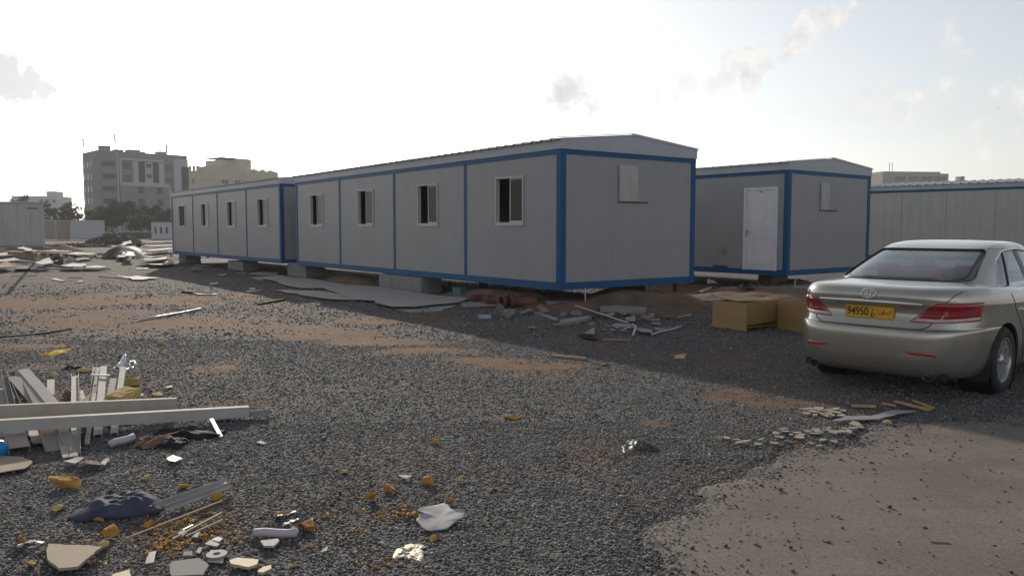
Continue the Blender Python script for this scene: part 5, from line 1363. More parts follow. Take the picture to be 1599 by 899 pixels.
for pts, z, mt, lab in [([(205, 380), (240, 375), (365, 330), (355, 345), (250, 392)], .16, 'scrap_beige', 'pale batten at the left of the soil mound'), ([(100, 415), (190, 408), (270, 450), (240, 460)], .05, 'scrap_white', 'pale strip at the left foot of the soil mound'),
                        ([(490, 445), (570, 445), (605, 460), (520, 465)], .17, 'flake', 'pale flake at the front of the soil mound'), ([(815, 462), (960, 452), (965, 468), (830, 478)], .20, 'scrap_beige', 'pale broken board behind the brown cabinet'),
                        ([(1060, 300), (1200, 275), (1440, 300), (1400, 350), (1200, 345)], .10, 'ply', 'large pale board leaning at the corner of the cabin with the door'), ([(1100, 250), (1300, 250), (1440, 285), (1230, 285)], .12, 'concrete', 'grey slab under the corner of the cabin with the door'),
                        ([(380, 470), (440, 465), (445, 482), (390, 484)], .16, 'scrap_white', 'small white scrap behind the brown cabinet'), ([(640, 350), (760, 340), (820, 352), (700, 362)], .25, 'black_cloth', 'dark flat scrap on top of the soil mound')]:
    plate('scrap_piece', lab, 'scrap', [ZZ(*q) for q in pts], .018, M[mt], z, .02, group=G)
px, py = ZZ(360, 300); sheet('plastic_bag', 'white plastic bag under the cabin with the door, behind the mound', 'bag', px, py, 15, .3, 9, M['paper'], 11, z=.12)
px, py = ZZ(1120, 385); sheet('plastic_bag', 'crumpled clear white plastic on the mound behind the second cabinet', 'bag', px, py, 26, .5, 9, M['paper'], 14, z=.12)
for zx, zy, w, h in [(560, 400, 12, 6), (700, 400, 10, 6), (860, 385, 14, 7), (420, 370, 10, 6), (980, 420, 12, 6), (1230, 430, 11, 7)]:
    px, py = ZZ(zx, zy); chunk('clod', 'brown clod lying on the soil mound between the cabins', 'clod', px, py, w, h, M['soil'], 'clods on the soil mound', z=.17)
# ------------------------------------------------------------------ brown cabinets
def cabinet(label, p_corner, wl, wr, h, yaw, skew, top=True):
    """open-topped low cabinet seen on its corner; local x runs right from the corner, local y back left"""
    c = thing('brown_cabinet', label, 'cabinet', (p_corner.x, p_corner.y, 0), yaw, 'brown wooden cabinets beside the car')
    t = .018; m = M['cabinet']
    MB().box(0, t, 0, wl, .0, h).build('side_panel', m, c)
    MB().box(t + .001, wr, 0, t, .10 + .0, h).build('side_panel', m, c, rot=(0, R(-2.0), 0))
    MB().box(wr - t, wr, t + .001, wl, .02, h - .015).build('side_panel', m, c)
    MB().box(t + .001, wr - t - .001, wl - t, wl, .0, h - .01).build('back_panel', m, c)
    MB().box(t + .001, wr - t - .001, t + .002, wl - t - .001, .05, .065).build('base_panel', m, c)
    MB().box(wr * .45, wr * .45 + t, t + .003, wl - t - .002, .07, h - .02).build('divider', m, c)
    if top:
        MB().add([(.06, wl * .35, h + .004), (wr + .02, -.02, h - .005), (wr + .03, wl + .02, h + .012), (.02, wl + .03, h + .05)] + [(.06, wl * .35, h + .02), (wr + .02, -.02, h + .011), (wr + .03, wl + .02, h + .028), (.02, wl + .03, h + .066)],
                 [(3, 2, 1, 0), (4, 5, 6, 7), (0, 1, 5, 4), (1, 2, 6, 5), (2, 3, 7, 6), (3, 0, 4, 7)]).build('top_panel', M['cabinet'], c)
    MB().box(-.004, .0, .03, .05, h - .07, h - .05).build('hinge', M['alu'], c)
    return c
q0 = spot(1165, 518)
cabinet('brown wooden cabinet with a warped top, standing left of the other one', q0, .68, .84, .45, R(35), 0)
q1 = spot(1262, 521)
cabinet('brown wooden cabinet half hidden by the left side of the car', q1, .62, .7, .47, R(28), 0, False)
# ------------------------------------------------------------------ pile of white trim, left
G = 'white trim and channel pieces piled at the left'
def Q(zx, zy): return (zx / 4.495, 540 + zy / 4.495)
PILE = [
    ('beige board with a slot, widest in the pile', Q(105, 225), .22, Q(300, 445), .05, .115, .012, 'scrap_beige', 'bar'),
    ('bright white board right of the widest beige board', Q(165, 170), .26, Q(395, 440), .05, .095, .012, 'scrap_white', 'bar'),
    ('second white board lying beneath the bright one', Q(250, 245), .14, Q(420, 445), .02, .06, .012, 'scrap_white', 'bar'),
    ('dark sided channel at the far left of the pile', Q(28, 215), .22, Q(85, 450), .06, .05, .05, 'scrap_grey', 'channel'),
    ('deep grey channel beside the widest beige board', Q(85, 215), .20, Q(190, 445), .05, .09, .06, 'scrap_grey', 'channel'),
    ('beige board at the left edge of the picture in the pile', Q(12, 300), .12, Q(50, 470), .03, .10, .012, 'scrap_beige', 'bar'),
    ('thin beige slat under the widest board', Q(140, 300), .10, Q(240, 455), .04, .04, .012, 'scrap_beige', 'bar'),
    ('short pale offcut standing alone behind the boards', Q(358, 242), .05, Q(355, 350), .02, .065, .012, 'scrap_beige', 'bar'),
    ('long white channel in the middle of the pile', Q(528, 212), .10, Q(532, 760), .0, .065, .04, 'scrap_white', 'channel'),
    ('thin white rail leftmost of the upright pair', Q(660, 150), .20, Q(640, 425), .05, .022, .03, 'scrap_white', 'angle'),
    ('thin white rail rightmost of the upright pair', Q(688, 152), .20, Q(612, 690), .0, .03, .03, 'scrap_white', 'angle'),
    ('broad white board between the thin rails and the sheet metal', Q(728, 160), .20, Q(686, 645), .0, .06, .03, 'scrap_white', 'cap'),
    ('curved top white board below the sheet metal', Q(800, 240), .16, Q(765, 420), .05, .065, .02, 'scrap_white', 'cap'),
    ('white board propping the crumpled sheet metal', Q(864, 165), .22, Q(800, 632), .0, .05, .03, 'scrap_white', 'cap'),
    ('beige board crossing the pile diagonally', Q(745, 245), .17, Q(570, 425), .06, .055, .012, 'scrap_beige', 'bar'),
    ('open box channel under the long beams at the left', Q(85, 590), .06, Q(140, 755), .0, .13, .05, 'scrap_beige', 'cap'),
    ('pinkish grey channel with a rounded end below the beams', Q(325, 580), .07, Q(385, 735), .0, .12, .055, 'scrap_beige', 'channel'),
    ('sharp pointed pale board below the beams', Q(425, 570), .06, Q(495, 785), .0, .095, .012, 'scrap_beige', 'bar'),
    ('thin edge strip beside the open box channel', Q(160, 590), .05, Q(185, 700), .0, .02, .03, 'scrap_white', 'angle')]
for lab, p0, z0, p1, z1, w, h, mt, sec in PILE:
    bar('trim_piece', lab, 'trim', p0, z0, p1, z1, w, h, M[mt], sec, G)
plate('board_piece', 'pinkish board under the beams between two channels', 'board', [Q(190, 580), Q(310, 580), Q(312, 680), Q(230, 688)], .012, M['scrap_beige'], .02, group=G)
plate('board_piece', 'small pinkish board standing behind the diagonal beige board', 'board', [Q(565, 318), Q(622, 308), Q(625, 400), Q(560, 410)], .012, M['scrap_beige'], .05, group=G)
bar('long_beam', 'long pale beam on top of the pile, upper one', 'beam', (-60, 656), .16, (275, 640), .05, .05, .105, M['scrap_beige'], 'cap', 'long beams across the trim pile')
bar('long_beam', 'longest pale beam across the pile, lower one', 'beam', (-60, 677), .13, (388, 650), .02, .06, .088, M['scrap_white'], 'cap', 'long beams across the trim pile')
bar('metal_strip', 'grey strip sticking out at the right end of the longest beam', 'strip', (328, 657), .0, (420, 647), .02, .03, .05, M['scrap_grey'], 'angle', 'long beams across the trim pile')
bar('metal_strip', 'small bright bracket under the right end of the longest beam', 'strip', (330, 655), .07, (345, 683), .0, .03, .012, M['pvc'], 'bar')
bar('metal_strip', 'thin white rod lying over the left of the pile', 'rod', Q(0, 445), .08, Q(205, 445), .08, .02, .012, M['pvc'], 'bar')
bar('metal_strip', 'thin silver rod crossing behind the upright rails', 'rod', Q(640, 210), .2, Q(775, 212), .2, .015, .015, M['alu'], 'bar')
bar('metal_strip', 'purple grey strip right of the foam block in the pile', 'strip', Q(890, 312), .05, Q(995, 360), .02, .05, .02, M['lilac'], 'bar')
sheet('sheet_metal', 'crumpled shiny sheet metal at the top of the trim pile', 'sheet metal', 187, 583, 26, .5, 30, M['alu'], 21, folds=2.4, rz=R(35), z=.10)
def foam_block(label, px, py, w, d, h, rz, mat, z=0.0, rx=0.0):
    p = spot(px, py, z); me = MB().box(-w / 2, w / 2, -d / 2, d / 2, 0, h).mesh('foam_block'); r = rnd_seed(px, py)
    bm = bmesh.new(); bm.from_mesh(me); bmesh.ops.subdivide_edges(bm, edges=bm.edges, cuts=4, use_grid_fill=True)
    for v in bm.verts: v.co += Vector((r.uniform(-1, 1), r.uniform(-1, 1), r.uniform(-1, 1))) * min(w, h) * .06
    bm.to_mesh(me); bm.free()
    return tag(link('foam_block', me, mat, None, (p.x, p.y, z), (rx, 0, rz), bevel=.008), label, 'foam', 'pieces of insulation foam')
foam_block('yellow foam block resting on the upper long beam', 194, 622, .22, .20, .07, R(-30), M['foam_pale'], .10, R(14))
foam_block('small yellow foam block behind the trim pile', 207, 601, .13, .10, .075, R(8), M['foam_pale'])
foam_block('tiny foam block inside the deep grey channel', 31, 633, .055, .05, .06, R(10), M['foam'], .05)
p = spot(-1, 713); tag(MB().lathe([(0, -.062), (.03, -.055), (.052, -.03), (.06, 0), (.052, .03), (.034, .052), (.012, .06), (.012, .075), (0, .075)], 20).build('blue_ball', M['blue_plastic'], None, (p.x, p.y, .06), (R(20), 0, 0), smooth=True), 'bright blue plastic ball at the left edge of the picture', 'ball')
plate('cardboard_sheet', 'torn cardboard sheet at the left edge in front of the trim pile', 'cardboard', [(-30, 714), (2, 713), (36, 714), (51, 723), (38, 733), (0, 739), (-30, 741)], .006, M['cardboard'], .006, .02)
bar('foam_tube', 'pale lilac foam tube beside the brown sacking', 'tube', (172, 699), .0, (211, 687), .02, .055, .05, M['lilac'], 'tube')
sheet('sacking', 'brown sacking bundle right of the lilac tube', 'sack', 232, 698, 52, .28, 22, M['brown_cloth'], 31)
sheet('black_sheet', 'black plastic sheet crumpled under the longest beam', 'plastic sheet', 285, 684, 108, .30, 13, M['black_cloth'], 33, folds=4)
sheet('black_sheet', 'small black plastic scrap folded beside the brown sacking', 'plastic sheet', 262, 699, 46, .22, 15, M['black_cloth'], 35)
chunk('stone', 'grey stone with white scraps in front of the trim pile', 'stone', 137, 733, 34, 16, M['rock'])
plate('paper_scrap', 'white scrap left of the grey stone', 'scrap', [(98, 722), (120, 714), (132, 716), (118, 724)], .004, M['paper'], .02, .02)
plate('paper_scrap', 'white scrap right of the grey stone', 'scrap', [(156, 724), (165, 716), (171, 717), (164, 727)], .004, M['paper'], .015, .02)
plate('paper_scrap', 'small white torn scrap right of the trim pile on the gravel', 'scrap', [(260, 716), (270, 712), (285, 716), (278, 719), (273, 722), (264, 720)], .004, M['foil'], .015, .015)
sheet('yellow_cloth', 'bright yellow plastic cloth on the gravel behind the trim pile', 'cloth', 60, 556, 62, .55, 14, M['yellow'], 41, shape=lambda u, v, x, y, z: (x, y * (.5 + .5 * np.clip(u + .6, 0, 1)), z * np.clip(.12 + .9 * np.clip(u * 1.4, 0, 1), 0, 1)))
sheet('black_sheet', 'black rubber scrap behind the trim pile near small foam bits', 'rubber', 106, 580, 34, .25, 7, M['black_cloth'], 43)
G = 'foam crumbs behind the trim pile'
for px, py, w, h, lab in [(82, 590, 16, 9, 'yellow foam lump left of the black rubber scrap'), (128, 583, 26, 9, 'yellow foam lump right of the black rubber scrap'), (249, 538, 10, 8, 'lone yellow foam lump on the gravel far behind the pile'), (243, 618, 22, 5, 'low foam crumb pile at the end of the upper beam')]:
    chunk('foam_lump', lab, 'foam', px, py, w, h, M['foam_pale'], G)
bar('white_pole', 'white pole lying alone on the bare earth behind the trim pile', 'pole', (219, 502), .0, (314, 484), .0, .045, .045, M['pvc'], 'tube')
p_ = [spot(a, b, .012) for a, b in [(-20, 527), (30, 524), (70, 520), (100, 515), (112, 513)]]; c_ = p_[2]
tag(MB().tube([p - c_ for p in p_], .014, 6).build('cable', M['black_rubber'], None, c_), 'black cable lying across the bare earth at the left edge', 'cable')
# ------------------------------------------------------------------ foreground litter
sheet('navy_cloth', 'navy blue cloth bundle lying in front of the ribbed metal', 'cloth', 172, 806, 138, .30, 24, M['navy'], 52, folds=2.2, n=44,
      shape=lambda u, v, x, y, z: (x * (1 - .12 * v * v), y * (1 - .25 * u * u),   .062 * np.clip(1 - u ** 4, 0, 1) ** .6 * np.clip(1 - v ** 4, 0, 1) ** .7 * (.72 + .28 * u) + .55 * z * np.clip(1 - u ** 4, 0, 1) * np.clip(1 - v ** 4, 0, 1) + .010 * np.abs(np.sin(4.5 * u + 5 * v + 1.8 * np.sin(3 * v + 2 * u))) * np.clip(1 - u ** 6, 0, 1) * np.clip(1 - v ** 6, 0, 1)))
def ribbed(label, pts, z, mat, n=4):
    a, b, c, d = [spot(*q, zz) for q, zz in pts]          # near left, near right, far right, far left
    o = (a + b + c + d) / 4; m = MB(); k = 36; vs = []
    for s in (0, 1):
        for j in range(k + 1):
            t = j / k; ph = (t * n) % 1
            h = .022 if .38 < ph < .62 else (.022 * max(0, 1 - abs(ph - .5) / .22) if abs(ph - .5) < .22 else 0)
            e0, e1 = a + (d - a) * t, b + (c - b) * t
            for q in (e0, (e0 + e1) / 2, e1): vs.append(q - o + Vector((0, 0, h - s * .002)))
    w = 3; K = (k + 1) * w; fs = []
    for j in range(k):
        for i in range(2):
            fs.append((j * w + i, j * w + i + 1, (j + 1) * w + i + 1, (j + 1) * w + i)); fs.append((K + j * w + i, K + (j + 1) * w + i, K + (j + 1) * w + i + 1, K + j * w + i + 1))
    return tag(m.add(vs, fs).build('ribbed_metal', mat, None, o), label, 'sheet metal')
ribbed('shiny ribbed metal sheet lying over the end of the navy cloth', [((262, 797), .012), ((362, 761), .03), ((352, 748), .075), ((232, 789), .06)], 0, M['alu'], 2)
plate('tile_piece', 'large beige tile piece lying flat at the bottom left', 'tile', [(74, 876), (76, 852), (160, 857), (122, 888), (92, 891)], .014, M['tile'], .02)
plate('tile_piece', 'grey tile piece at the bottom edge right of the beige tile', 'tile', [(264, 885), (270, 879), (312, 874), (326, 885), (318, 900), (268, 902)], .012, M['tile_grey'], .015)
plate('tile_piece', 'cream tile piece, larger one near the bottom edge', 'tile', [(358, 878), (372, 874), (404, 877), (402, 884), (388, 889), (360, 883)], .014, M['tile_cream'], .012)
plate('tile_piece', 'cream tile sliver right of the larger cream piece', 'tile', [(402, 895), (410, 888), (423, 885), (424, 890), (410, 897)], .012, M['tile_cream'], .01)
plate('tile_piece', 'white tile shard below the rolled plastic bag', 'tile', [(407, 846), (434, 843), (436, 846), (428, 854), (412, 854)], .01, M['scrap_white'], .012)
plate('tile_piece', 'cream tile piece at the bottom edge right of the beige tile', 'tile', [(175, 900), (202, 892), (205, 905), (180, 910)], .012, M['tile_cream'], .012)
plate('tile_piece', 'small pale shard with a lit edge above the cream tile', 'tile', [(320, 850), (328, 844), (343, 850), (338, 854)], .006, M['scrap_white'], .015)
plate('tile_piece', 'grey shard above the broken fitting', 'tile', [(330, 844), (340, 839), (348, 842), (342, 847)], .008, M['lilac'], .012)
plate('tile_piece', 'grey pebble like shard left of the broken fitting', 'tile', [(285, 870), (288, 864), (300, 863), (301, 870)], .012, M['tile_grey'], .008)
pf = spot(335, 875); ft = thing('broken_fitting', 'broken white plastic fitting with a round hole', 'fitting', (pf.x, pf.y + .03, .012), R(8))
MB().lathe([(.018, .0), (.050, .0), (.050, .012), (.018, .012), (.018, .0)], 22).build('flange', M['scrap_grey'], ft)
plate('fitting_plate', '', '', [(320, 876), (326, 858), (351, 860), (345, 878)], .004, M['scrap_white'], .010)
for o in [o for o in bpy.data.objects if o.name.startswith('fitting_plate')]:
    del o['label']; del o['category']; w_ = o.location.copy(); o.parent = ft; o.location = (0, 0, -.005); o.rotation_euler = (0, 0, R(-8))
sheet('plastic_film', 'clear plastic film with blue print standing up above the rolled bag', 'plastic film', 449, 830, 54, .22, 26, M['film'], 61, folds=2)
sheet('plastic_film', 'clear crumpled plastic wrapper at the left edge near the bottom', 'plastic film', 30, 863, 32, .16, 12, M['film'], 63, folds=3)
sheet('plastic_film', 'clear plastic wrapper lying on the gravel left of the road', 'plastic film', 1000, 703, 56, .30, 10, M['film'], 65, folds=3)
bar('rolled_bag', 'rolled pale plastic bag in front of the clear film', 'bag', (397, 838), .0, (464, 838), .0, .045, .04, M['lilac'], 'tube')
sheet('paper_sheet', 'curled grey white sheet lying right of the foam crumbs', 'sheet', 686, 826, 74, .34, 12, M['paper'], 71, folds=1.3, shape=lambda u, v, x, y, z: (x, y * (1 - .72 * np.abs(u) ** 1.5), z * .18 + .022 * (v * .5 + .5) + .02 * np.abs(u) ** 2 + .01))
sheet('foil_scrap', 'creased pale foil scrap near the bottom middle', 'foil', 638, 870, 48, .16, 9, M['foil'], 73, folds=4)
chunk('foam_lump', 'large brown foam slab left of the navy cloth', 'foam', 94, 764, 58, 19, M['foam'], 'brown foam lumps in the foreground', deep=.45)
G = 'brown foam lumps in the foreground'
for px, py, w, h, mt, lab in [(170, 838, 26, 19, 'foam', 'round brown foam lump below the navy cloth'), (160, 856, 24, 14, 'foam_pale', 'pale foam lump behind the large beige tile'), (87, 797, 22, 11, 'foam_pale', 'pale foam crumb at the left end of the navy cloth'), (45, 884, 18, 11, 'foam_pale', 'pale foam crumb near the bottom left corner'),
                              (33, 846, 14, 12, 'foam', 'brown foam crumb above the clear wrapper'), (226, 749, 13, 8, 'foam_pale', 'small pale foam crumb right of the large brown slab'), (668, 756, 21, 15, 'foam', 'largest tan lump right of the middle foreground'), (608, 768, 22, 14, 'foam', 'tan lump left of the largest tan lump'),
                              (578, 780, 16, 14, 'foam', 'tan lump leftmost of the three in a row'), (676, 846, 15, 12, 'foam', 'tan lump below the curled sheet'), (718, 752, 12, 9, 'foam_pale', 'small tan lump right of the largest tan lump'), (705, 783, 12, 8, 'foam', 'small tan lump above the curled sheet'),
                              (647, 808, 14, 10, 'foam', 'tan lump touching the curled sheet'), (481, 828, 26, 16, 'foam', 'crumbly brown lump right of the clear film'), (438, 808, 20, 9, 'foam', 'brown crumb behind the clear film'), (285, 763, 18, 8, 'foam', 'brown crumb between the cloth and the ribbed metal'), (331, 766, 14, 8, 'foam', 'brown crumb on the ribbed metal end'),
                              (340, 782, 22, 14, 'foam', 'splintered brown lump at the end of the ribbed metal'), (152, 814, 16, 7, 'foam', 'brown crumb under the front edge of the navy cloth'), (230, 824, 20, 12, 'foam', 'brown crumb right of the navy cloth front'), (455, 886, 14, 8, 'foam_pale', 'pale crumb at the bottom right of the cream tiles'),
                              (800, 655, 28, 7, 'foam', 'flat orange lump alone in the middle of the gravel'), (679, 694, 13, 9, 'foam', 'orange torn lump above the middle foreground'), (538, 739, 12, 7, 'foam_pale', 'pale crumb in the middle of the gravel'), (588, 890, 14, 9, 'foam', 'brown crumb at the bottom edge, middle'), (764, 765, 10, 6, 'foam_pale', 'small tan crumb far right of the tan lumps')]:
    chunk('foam_lump', lab, 'foam', px, py, w, h, M[mt], G)
G = 'thin sticks in the foreground'
bar('stick', 'thin brown stick running from the ribbed metal towards the tiles', 'stick', (205, 838), .01, (348, 782), .03, .010, .008, M['wood'], group=G)
bar('stick', 'pale stick right of the thin brown stick', 'stick', (270, 842), .01, (346, 801), .02, .010, .008, M['scrap_beige'], group=G)
bar('stick', 'second pale stick crossing the foam crumbs', 'stick', (290, 838), .01, (348, 812), .02, .008, .008, M['scrap_beige'], group=G)
bar('stick', 'short white stick beside the foam crumbs', 'stick', (275, 833), .012, (301, 820), .012, .008, .006, M['pvc'], group=G)
bar('stick', 'thin dark twig on the road', 'stick', (1452, 845), .006, (1482, 847), .006, .008, .006, M['wood'])
plate('paper_scrap', 'white torn scrap beside the short white stick', 'scrap', [(274, 832), (284, 826), (294, 830), (286, 836)], .003, M['paper'], .015)
plate('paper_scrap', 'white scrap at the end of the second pale stick', 'scrap', [(300, 838), (306, 832), (312, 830), (309, 839)], .003, M['paper'], .015)
plate('paper_scrap', 'white scrap above the grey tile', 'scrap', [(306, 862), (311, 854), (316, 855), (312, 864)], .003, M['paper'], .015)
plate('paper_scrap', 'pale plastic scrap left of the foam crumb spread', 'scrap', [(226, 880), (233, 862), (244, 860), (240, 878)], .003, M['film'], .012)
plate('paper_scrap', 'small white torn scrap above the tan lumps', 'scrap', [(622, 743), (632, 741), (644, 743), (634, 747)], .003, M['paper'], .012)
plate('paper_scrap', 'small curled white scrap right of the long beams', 'scrap', [(400, 690), (407, 688), (418, 692), (408, 693)], .003, M['paper'], .012)
plate('paper_scrap', 'white scrap on the gravel far right of the trim pile', 'scrap', [(258, 604), (268, 601), (270, 604), (261, 606)], .003, M['paper'], .012)
plate('slate_shard', 'dark pointed shard below the crumbly brown lump', 'shard', [(499, 864), (506, 858), (513, 854), (510, 861)], .008, M['scrap_grey'], .008)
# foam crumbs nobody could count
cp = []
for px, py, rx, ry, n in [(310, 830, 75, 26, 520), (260, 855, 40, 20, 260), (615, 803, 34, 16, 130), (645, 800, 40, 14, 40), (430, 830, 60, 20, 90), (340, 650, 90, 12, 60), (560, 770, 45, 25, 50), (600, 880, 70, 15, 40), (120, 850, 90, 40, 70), (230, 800, 90, 50, 60), (680, 720, 150, 60, 40), (60, 590, 120, 12, 70), (470, 790, 140, 70, 90), (550, 840, 40, 30, 40)]:
    for _ in range(int(n * .7)):
        a, b = rng.normal(0, .5, 2); p = spot(px + a * rx, min(py + b * ry, 905)); cp.append(p)
cp = np.array([tuple(p) for p in cp]); g2 = rng.random(len(cp))
cc = np.stack([.34 + .30 * g2, .16 + .22 * g2, .035 + .06 * g2], -1)
cp[:, 2] = gz(cp[:, 0], cp[:, 1]) + .006
stones('foam_crumbs', cp, .003 + .011 * rng.random(len(cp)) ** 2, cc, M['stone'])['label'] = 'orange brown foam crumbs strewn over the gravel'
# ------------------------------------------------------------------ flakes beside the road
def ZR(zx, zy): return (1080 + zx / 3.9975, 590 + zy / 3.9975)
fl = random.Random(99); G1 = 'pale mortar flakes beside the road'
def flake(px, py, wpx, hpx, i, far):
    p = spot(px, py); k = p.y / FPX; w = wpx * k * fl.uniform(.42, .66); d = hpx * k * p.y / CAMH * .42; n = fl.randint(5, 7)
    pts = [(math.cos(2 * math.pi * j / n + .3 * i) * w * fl.uniform(.5, 1.3), math.sin(2 * math.pi * j / n + .3 * i) * d * fl.uniform(.5, 1.3)) for j in range(n)]
    o = MB().prism(pts, 'z', 0, fl.uniform(.005, .011)).build('mortar_flake', M['flake'], None, (p.x, p.y, .008 + .008 * fl.random()), (fl.uniform(-.16, .10), fl.uniform(-.14, .14), fl.uniform(-.4, .4)))
    tag(o, 'pale mortar flake in the farther heap beside the grey strip' if far else 'pale mortar flake strewn in the nearer row beside the road', 'flake', G1 if far else 'pale mortar flakes in the nearer row')
i = 0
for zx, zy, w, h in [(700, 205, 17, 5), (760, 215, 14, 5), (800, 203, 17, 5), (850, 210, 18, 5), (900, 203, 16, 4), (790, 228, 16, 5), (850, 235, 15, 6), (720, 232, 15, 5), (900, 225, 14, 6), (950, 212, 12, 4), (830, 245, 12, 5), (930, 240, 11, 5), (770, 240, 10, 4), (870, 222, 12, 5), (810, 217, 13, 5), (745, 200, 12, 4), (880, 243, 12, 5)]:
    i += 1; flake(*ZR(zx, zy), w, h, i, True)
for zx, zy, w, h in [(570, 332, 14, 4), (580, 345, 15, 4), (525, 357, 13, 5), (545, 375, 17, 5), (650, 352, 17, 4), (680, 364, 15, 4), (670, 380, 13, 5), (780, 332, 13, 6), (760, 357, 17, 6), (800, 350, 15, 6), (850, 335, 14, 5), (880, 355, 17, 7), (910, 345, 14, 6), (940, 350, 10, 7), (1020, 300, 14, 6), (1050, 312, 17, 7), (1000, 320, 15, 6), (980, 350, 13, 6), (885, 405, 11, 5), (820, 395, 11, 4), (515, 420, 13, 5), (430, 397, 9, 4), (215, 385, 13, 6), (280, 393, 15, 3), (320, 414, 24, 5), (180, 382, 10, 3), (415, 425, 11, 4), (745, 420, 11, 4), (800, 440, 10, 4), (595, 400, 11, 3), (1015, 280, 12, 4), (720, 345, 12, 4), (620, 365, 12, 4), (860, 325, 10, 4), (960, 330, 12, 5)]:
    i += 1; flake(*ZR(zx, zy), w, h, i, False)
plate('grey_strip', 'long thin grey plastic strip behind the mortar flakes', 'strip', [ZR(870, 275), ZR(960, 240), ZR(1130, 238), ZR(1260, 205), ZR(1400, 207), ZR(1290, 225), ZR(1170, 258), ZR(1010, 262)], .006, M['scrap_grey'], .012, .01)
G = 'dry palm sticks behind the car'
for k_, (a, b, w) in enumerate([((1270, 150), (1480, 205), .03), ((1300, 160), (1500, 200), .022), ((1380, 142), (1510, 190), .022), ((1190, 162), (1270, 178), .025), ((1000, 178), (1150, 183), .03), ((1410, 150), (1500, 192), .018)]):
    bar('dry_stick', ['longest dry palm stick behind the car bumper, thickest of the bundle', 'dry palm stick lying under the longest one in the bundle', 'upper dry palm stick of the bundle behind the car', 'short dry stick just left of the palm stick bundle', 'dry stick alone farthest left behind the car, above the flakes', 'thinnest dry palm stick at the right of the bundle'][k_], 'stick', ZR(*a), .012, ZR(*b), .012, w, w * .6, M['straw'], group=G)
chunk('foam_lump', 'small orange foam crumb standing between the flakes and the road', 'foam', *ZR(660, 442), 6, 8, M['foam'])
chunk('foam_lump', 'yellow foam scrap beside the grey plastic strip', 'foam', *ZR(1225, 282), 15, 6, M['foam_pale'])
chunk('stone', 'single stone on the road in front, largest one', 'stone', 1183, 853, 11, 7, M['rock'])
chunk('stone', 'stone lying on the road near the mortar flakes', 'stone', 1424, 695, 8, 5, M['rock'])
# ------------------------------------------------------------------ debris field at the far left
def D(zx, zy): return (zx / 5.71, 365 + zy / 5.71)
G = 'scrap strewn between the large grey container and the far cabin'
def dp(lab, pts, mt, z=.05, th=.03, warp=.12): plate('scrap_sheet', lab, 'scrap', [D(*p) for p in pts], th, M[mt], z, warp, group=G)
dp('white star shaped sheet lying alone on the dark ground', [(1030, 372), (1060, 375), (1150, 385), (1230, 378), (1290, 385), (1430, 398), (1330, 403), (1270, 414), (1180, 412), (1140, 398)], 'scrap_white', .04, .012, .05)
dp('white panel beside the brown round crate', [(560, 290), (650, 268), (770, 278), (740, 300), (600, 302)], 'scrap_white', .15)
dp('pale panel edge right of the white panel', [(740, 300), (860, 288), (960, 300), (900, 312), (760, 316)], 'scrap_beige', .08)
dp('blue grey sheet leaning left of the brown round crate', [(320, 262), (390, 236), (460, 226), (462, 270), (380, 280)], 'scrap_grey', .25)
dp('pale board at the left edge of the scrap field', [(-20, 185), (70, 178), (130, 188), (100, 205), (-20, 212)], 'scrap_beige', .3)
dp('white strip at the left edge of the scrap field', [(-20, 240), (130, 232), (178, 236), (120, 250), (-20, 254)], 'scrap_white', .2)
dp('red brown board at the left edge of the scrap field', [(-20, 285), (60, 270), (140, 292), (70, 310), (-20, 320)], 'rust', .15)
dp('dark sheet under the long grey pole', [(150, 300), (260, 290), (280, 322), (130, 330)], 'black_cloth', .05)
dp('white sheet at the foot of the large grey container', [(150, 135), (215, 122), (300, 150), (350, 158), (300, 168), (220, 150)], 'scrap_white', .5)
dp('pale strip right of the container foot', [(330, 158), (480, 150), (660, 156), (600, 163), (400, 164)], 'scrap_beige', .3)
dp('white broken strip before the rubble heap', [(590, 185), (680, 172), (850, 180), (840, 192), (700, 190)], 'scrap_white', .2)
dp('white strip rising to the rubble heap', [(980, 118), (1080, 92), (1160, 68), (1170, 78), (1100, 104), (1010, 122)], 'scrap_white', .6)
dp('white board before the stacked panels', [(1235, 232), (1330, 218), (1480, 215), (1480, 236), (1320, 242)], 'scrap_white', .25)
dp('long white board below the stacked panels', [(1330, 270), (1400, 255), (1550, 255), (1540, 268), (1460, 284), (1340, 286)], 'scrap_white', .1)
dp('small white board under the curved sheet', [(1050, 205), (1120, 170), (1125, 200), (1140, 212), (1080, 214)], 'scrap_white', .2)
dp('teal piece of board under the curved sheet', [(1120, 168), (1195, 175), (1200, 205), (1130, 205)], 'teal', .35)
dp('thin pale strip below the long boards', [(1210, 310), (1320, 306), (1330, 314), (1220, 317)], 'scrap_white', .02, .012, .0)
dp('white scrap pair on the dark ground left of the star sheet', [(455, 405), (500, 400), (580, 425), (545, 425), (480, 412)], 'scrap_white', .02, .012, .02)
dp('small white scrap left of the paper ball', [(685, 424), (735, 422), (745, 431), (700, 434)], 'scrap_white', .02, .012, .02)
dp('flat brown board behind the poles', [(640, 230), (760, 212), (830, 232), (700, 245)], 'black_cloth', .05)
for i, (a, b, w, mt, lab) in enumerate([((160, 248), (640, 318), .10, 'scrap_grey', 'long grey pole slanting through the scrap field'), ((300, 323), (985, 322), .07, 'scrap_white', 'long pale pole lying level in front of the scrap field'),
                                        ((90, 386), (330, 378), .04, 'scrap_white', 'thin pale rod on the dark ground at the left'), ((880, 390), (1160, 408), .05, 'scrap_grey', 'thin rod left of the star shaped sheet'), ((600, 398), (735, 396), .04, 'scrap_beige', 'thin rod in the middle of the dark ground'), ((230, 212), (660, 222), .06, 'wood', 'thin brown rod behind the crate')]):
    bar('pole', lab, 'pole', D(*a), .06, D(*b), .06, w, w, M[mt], 'tube', G)
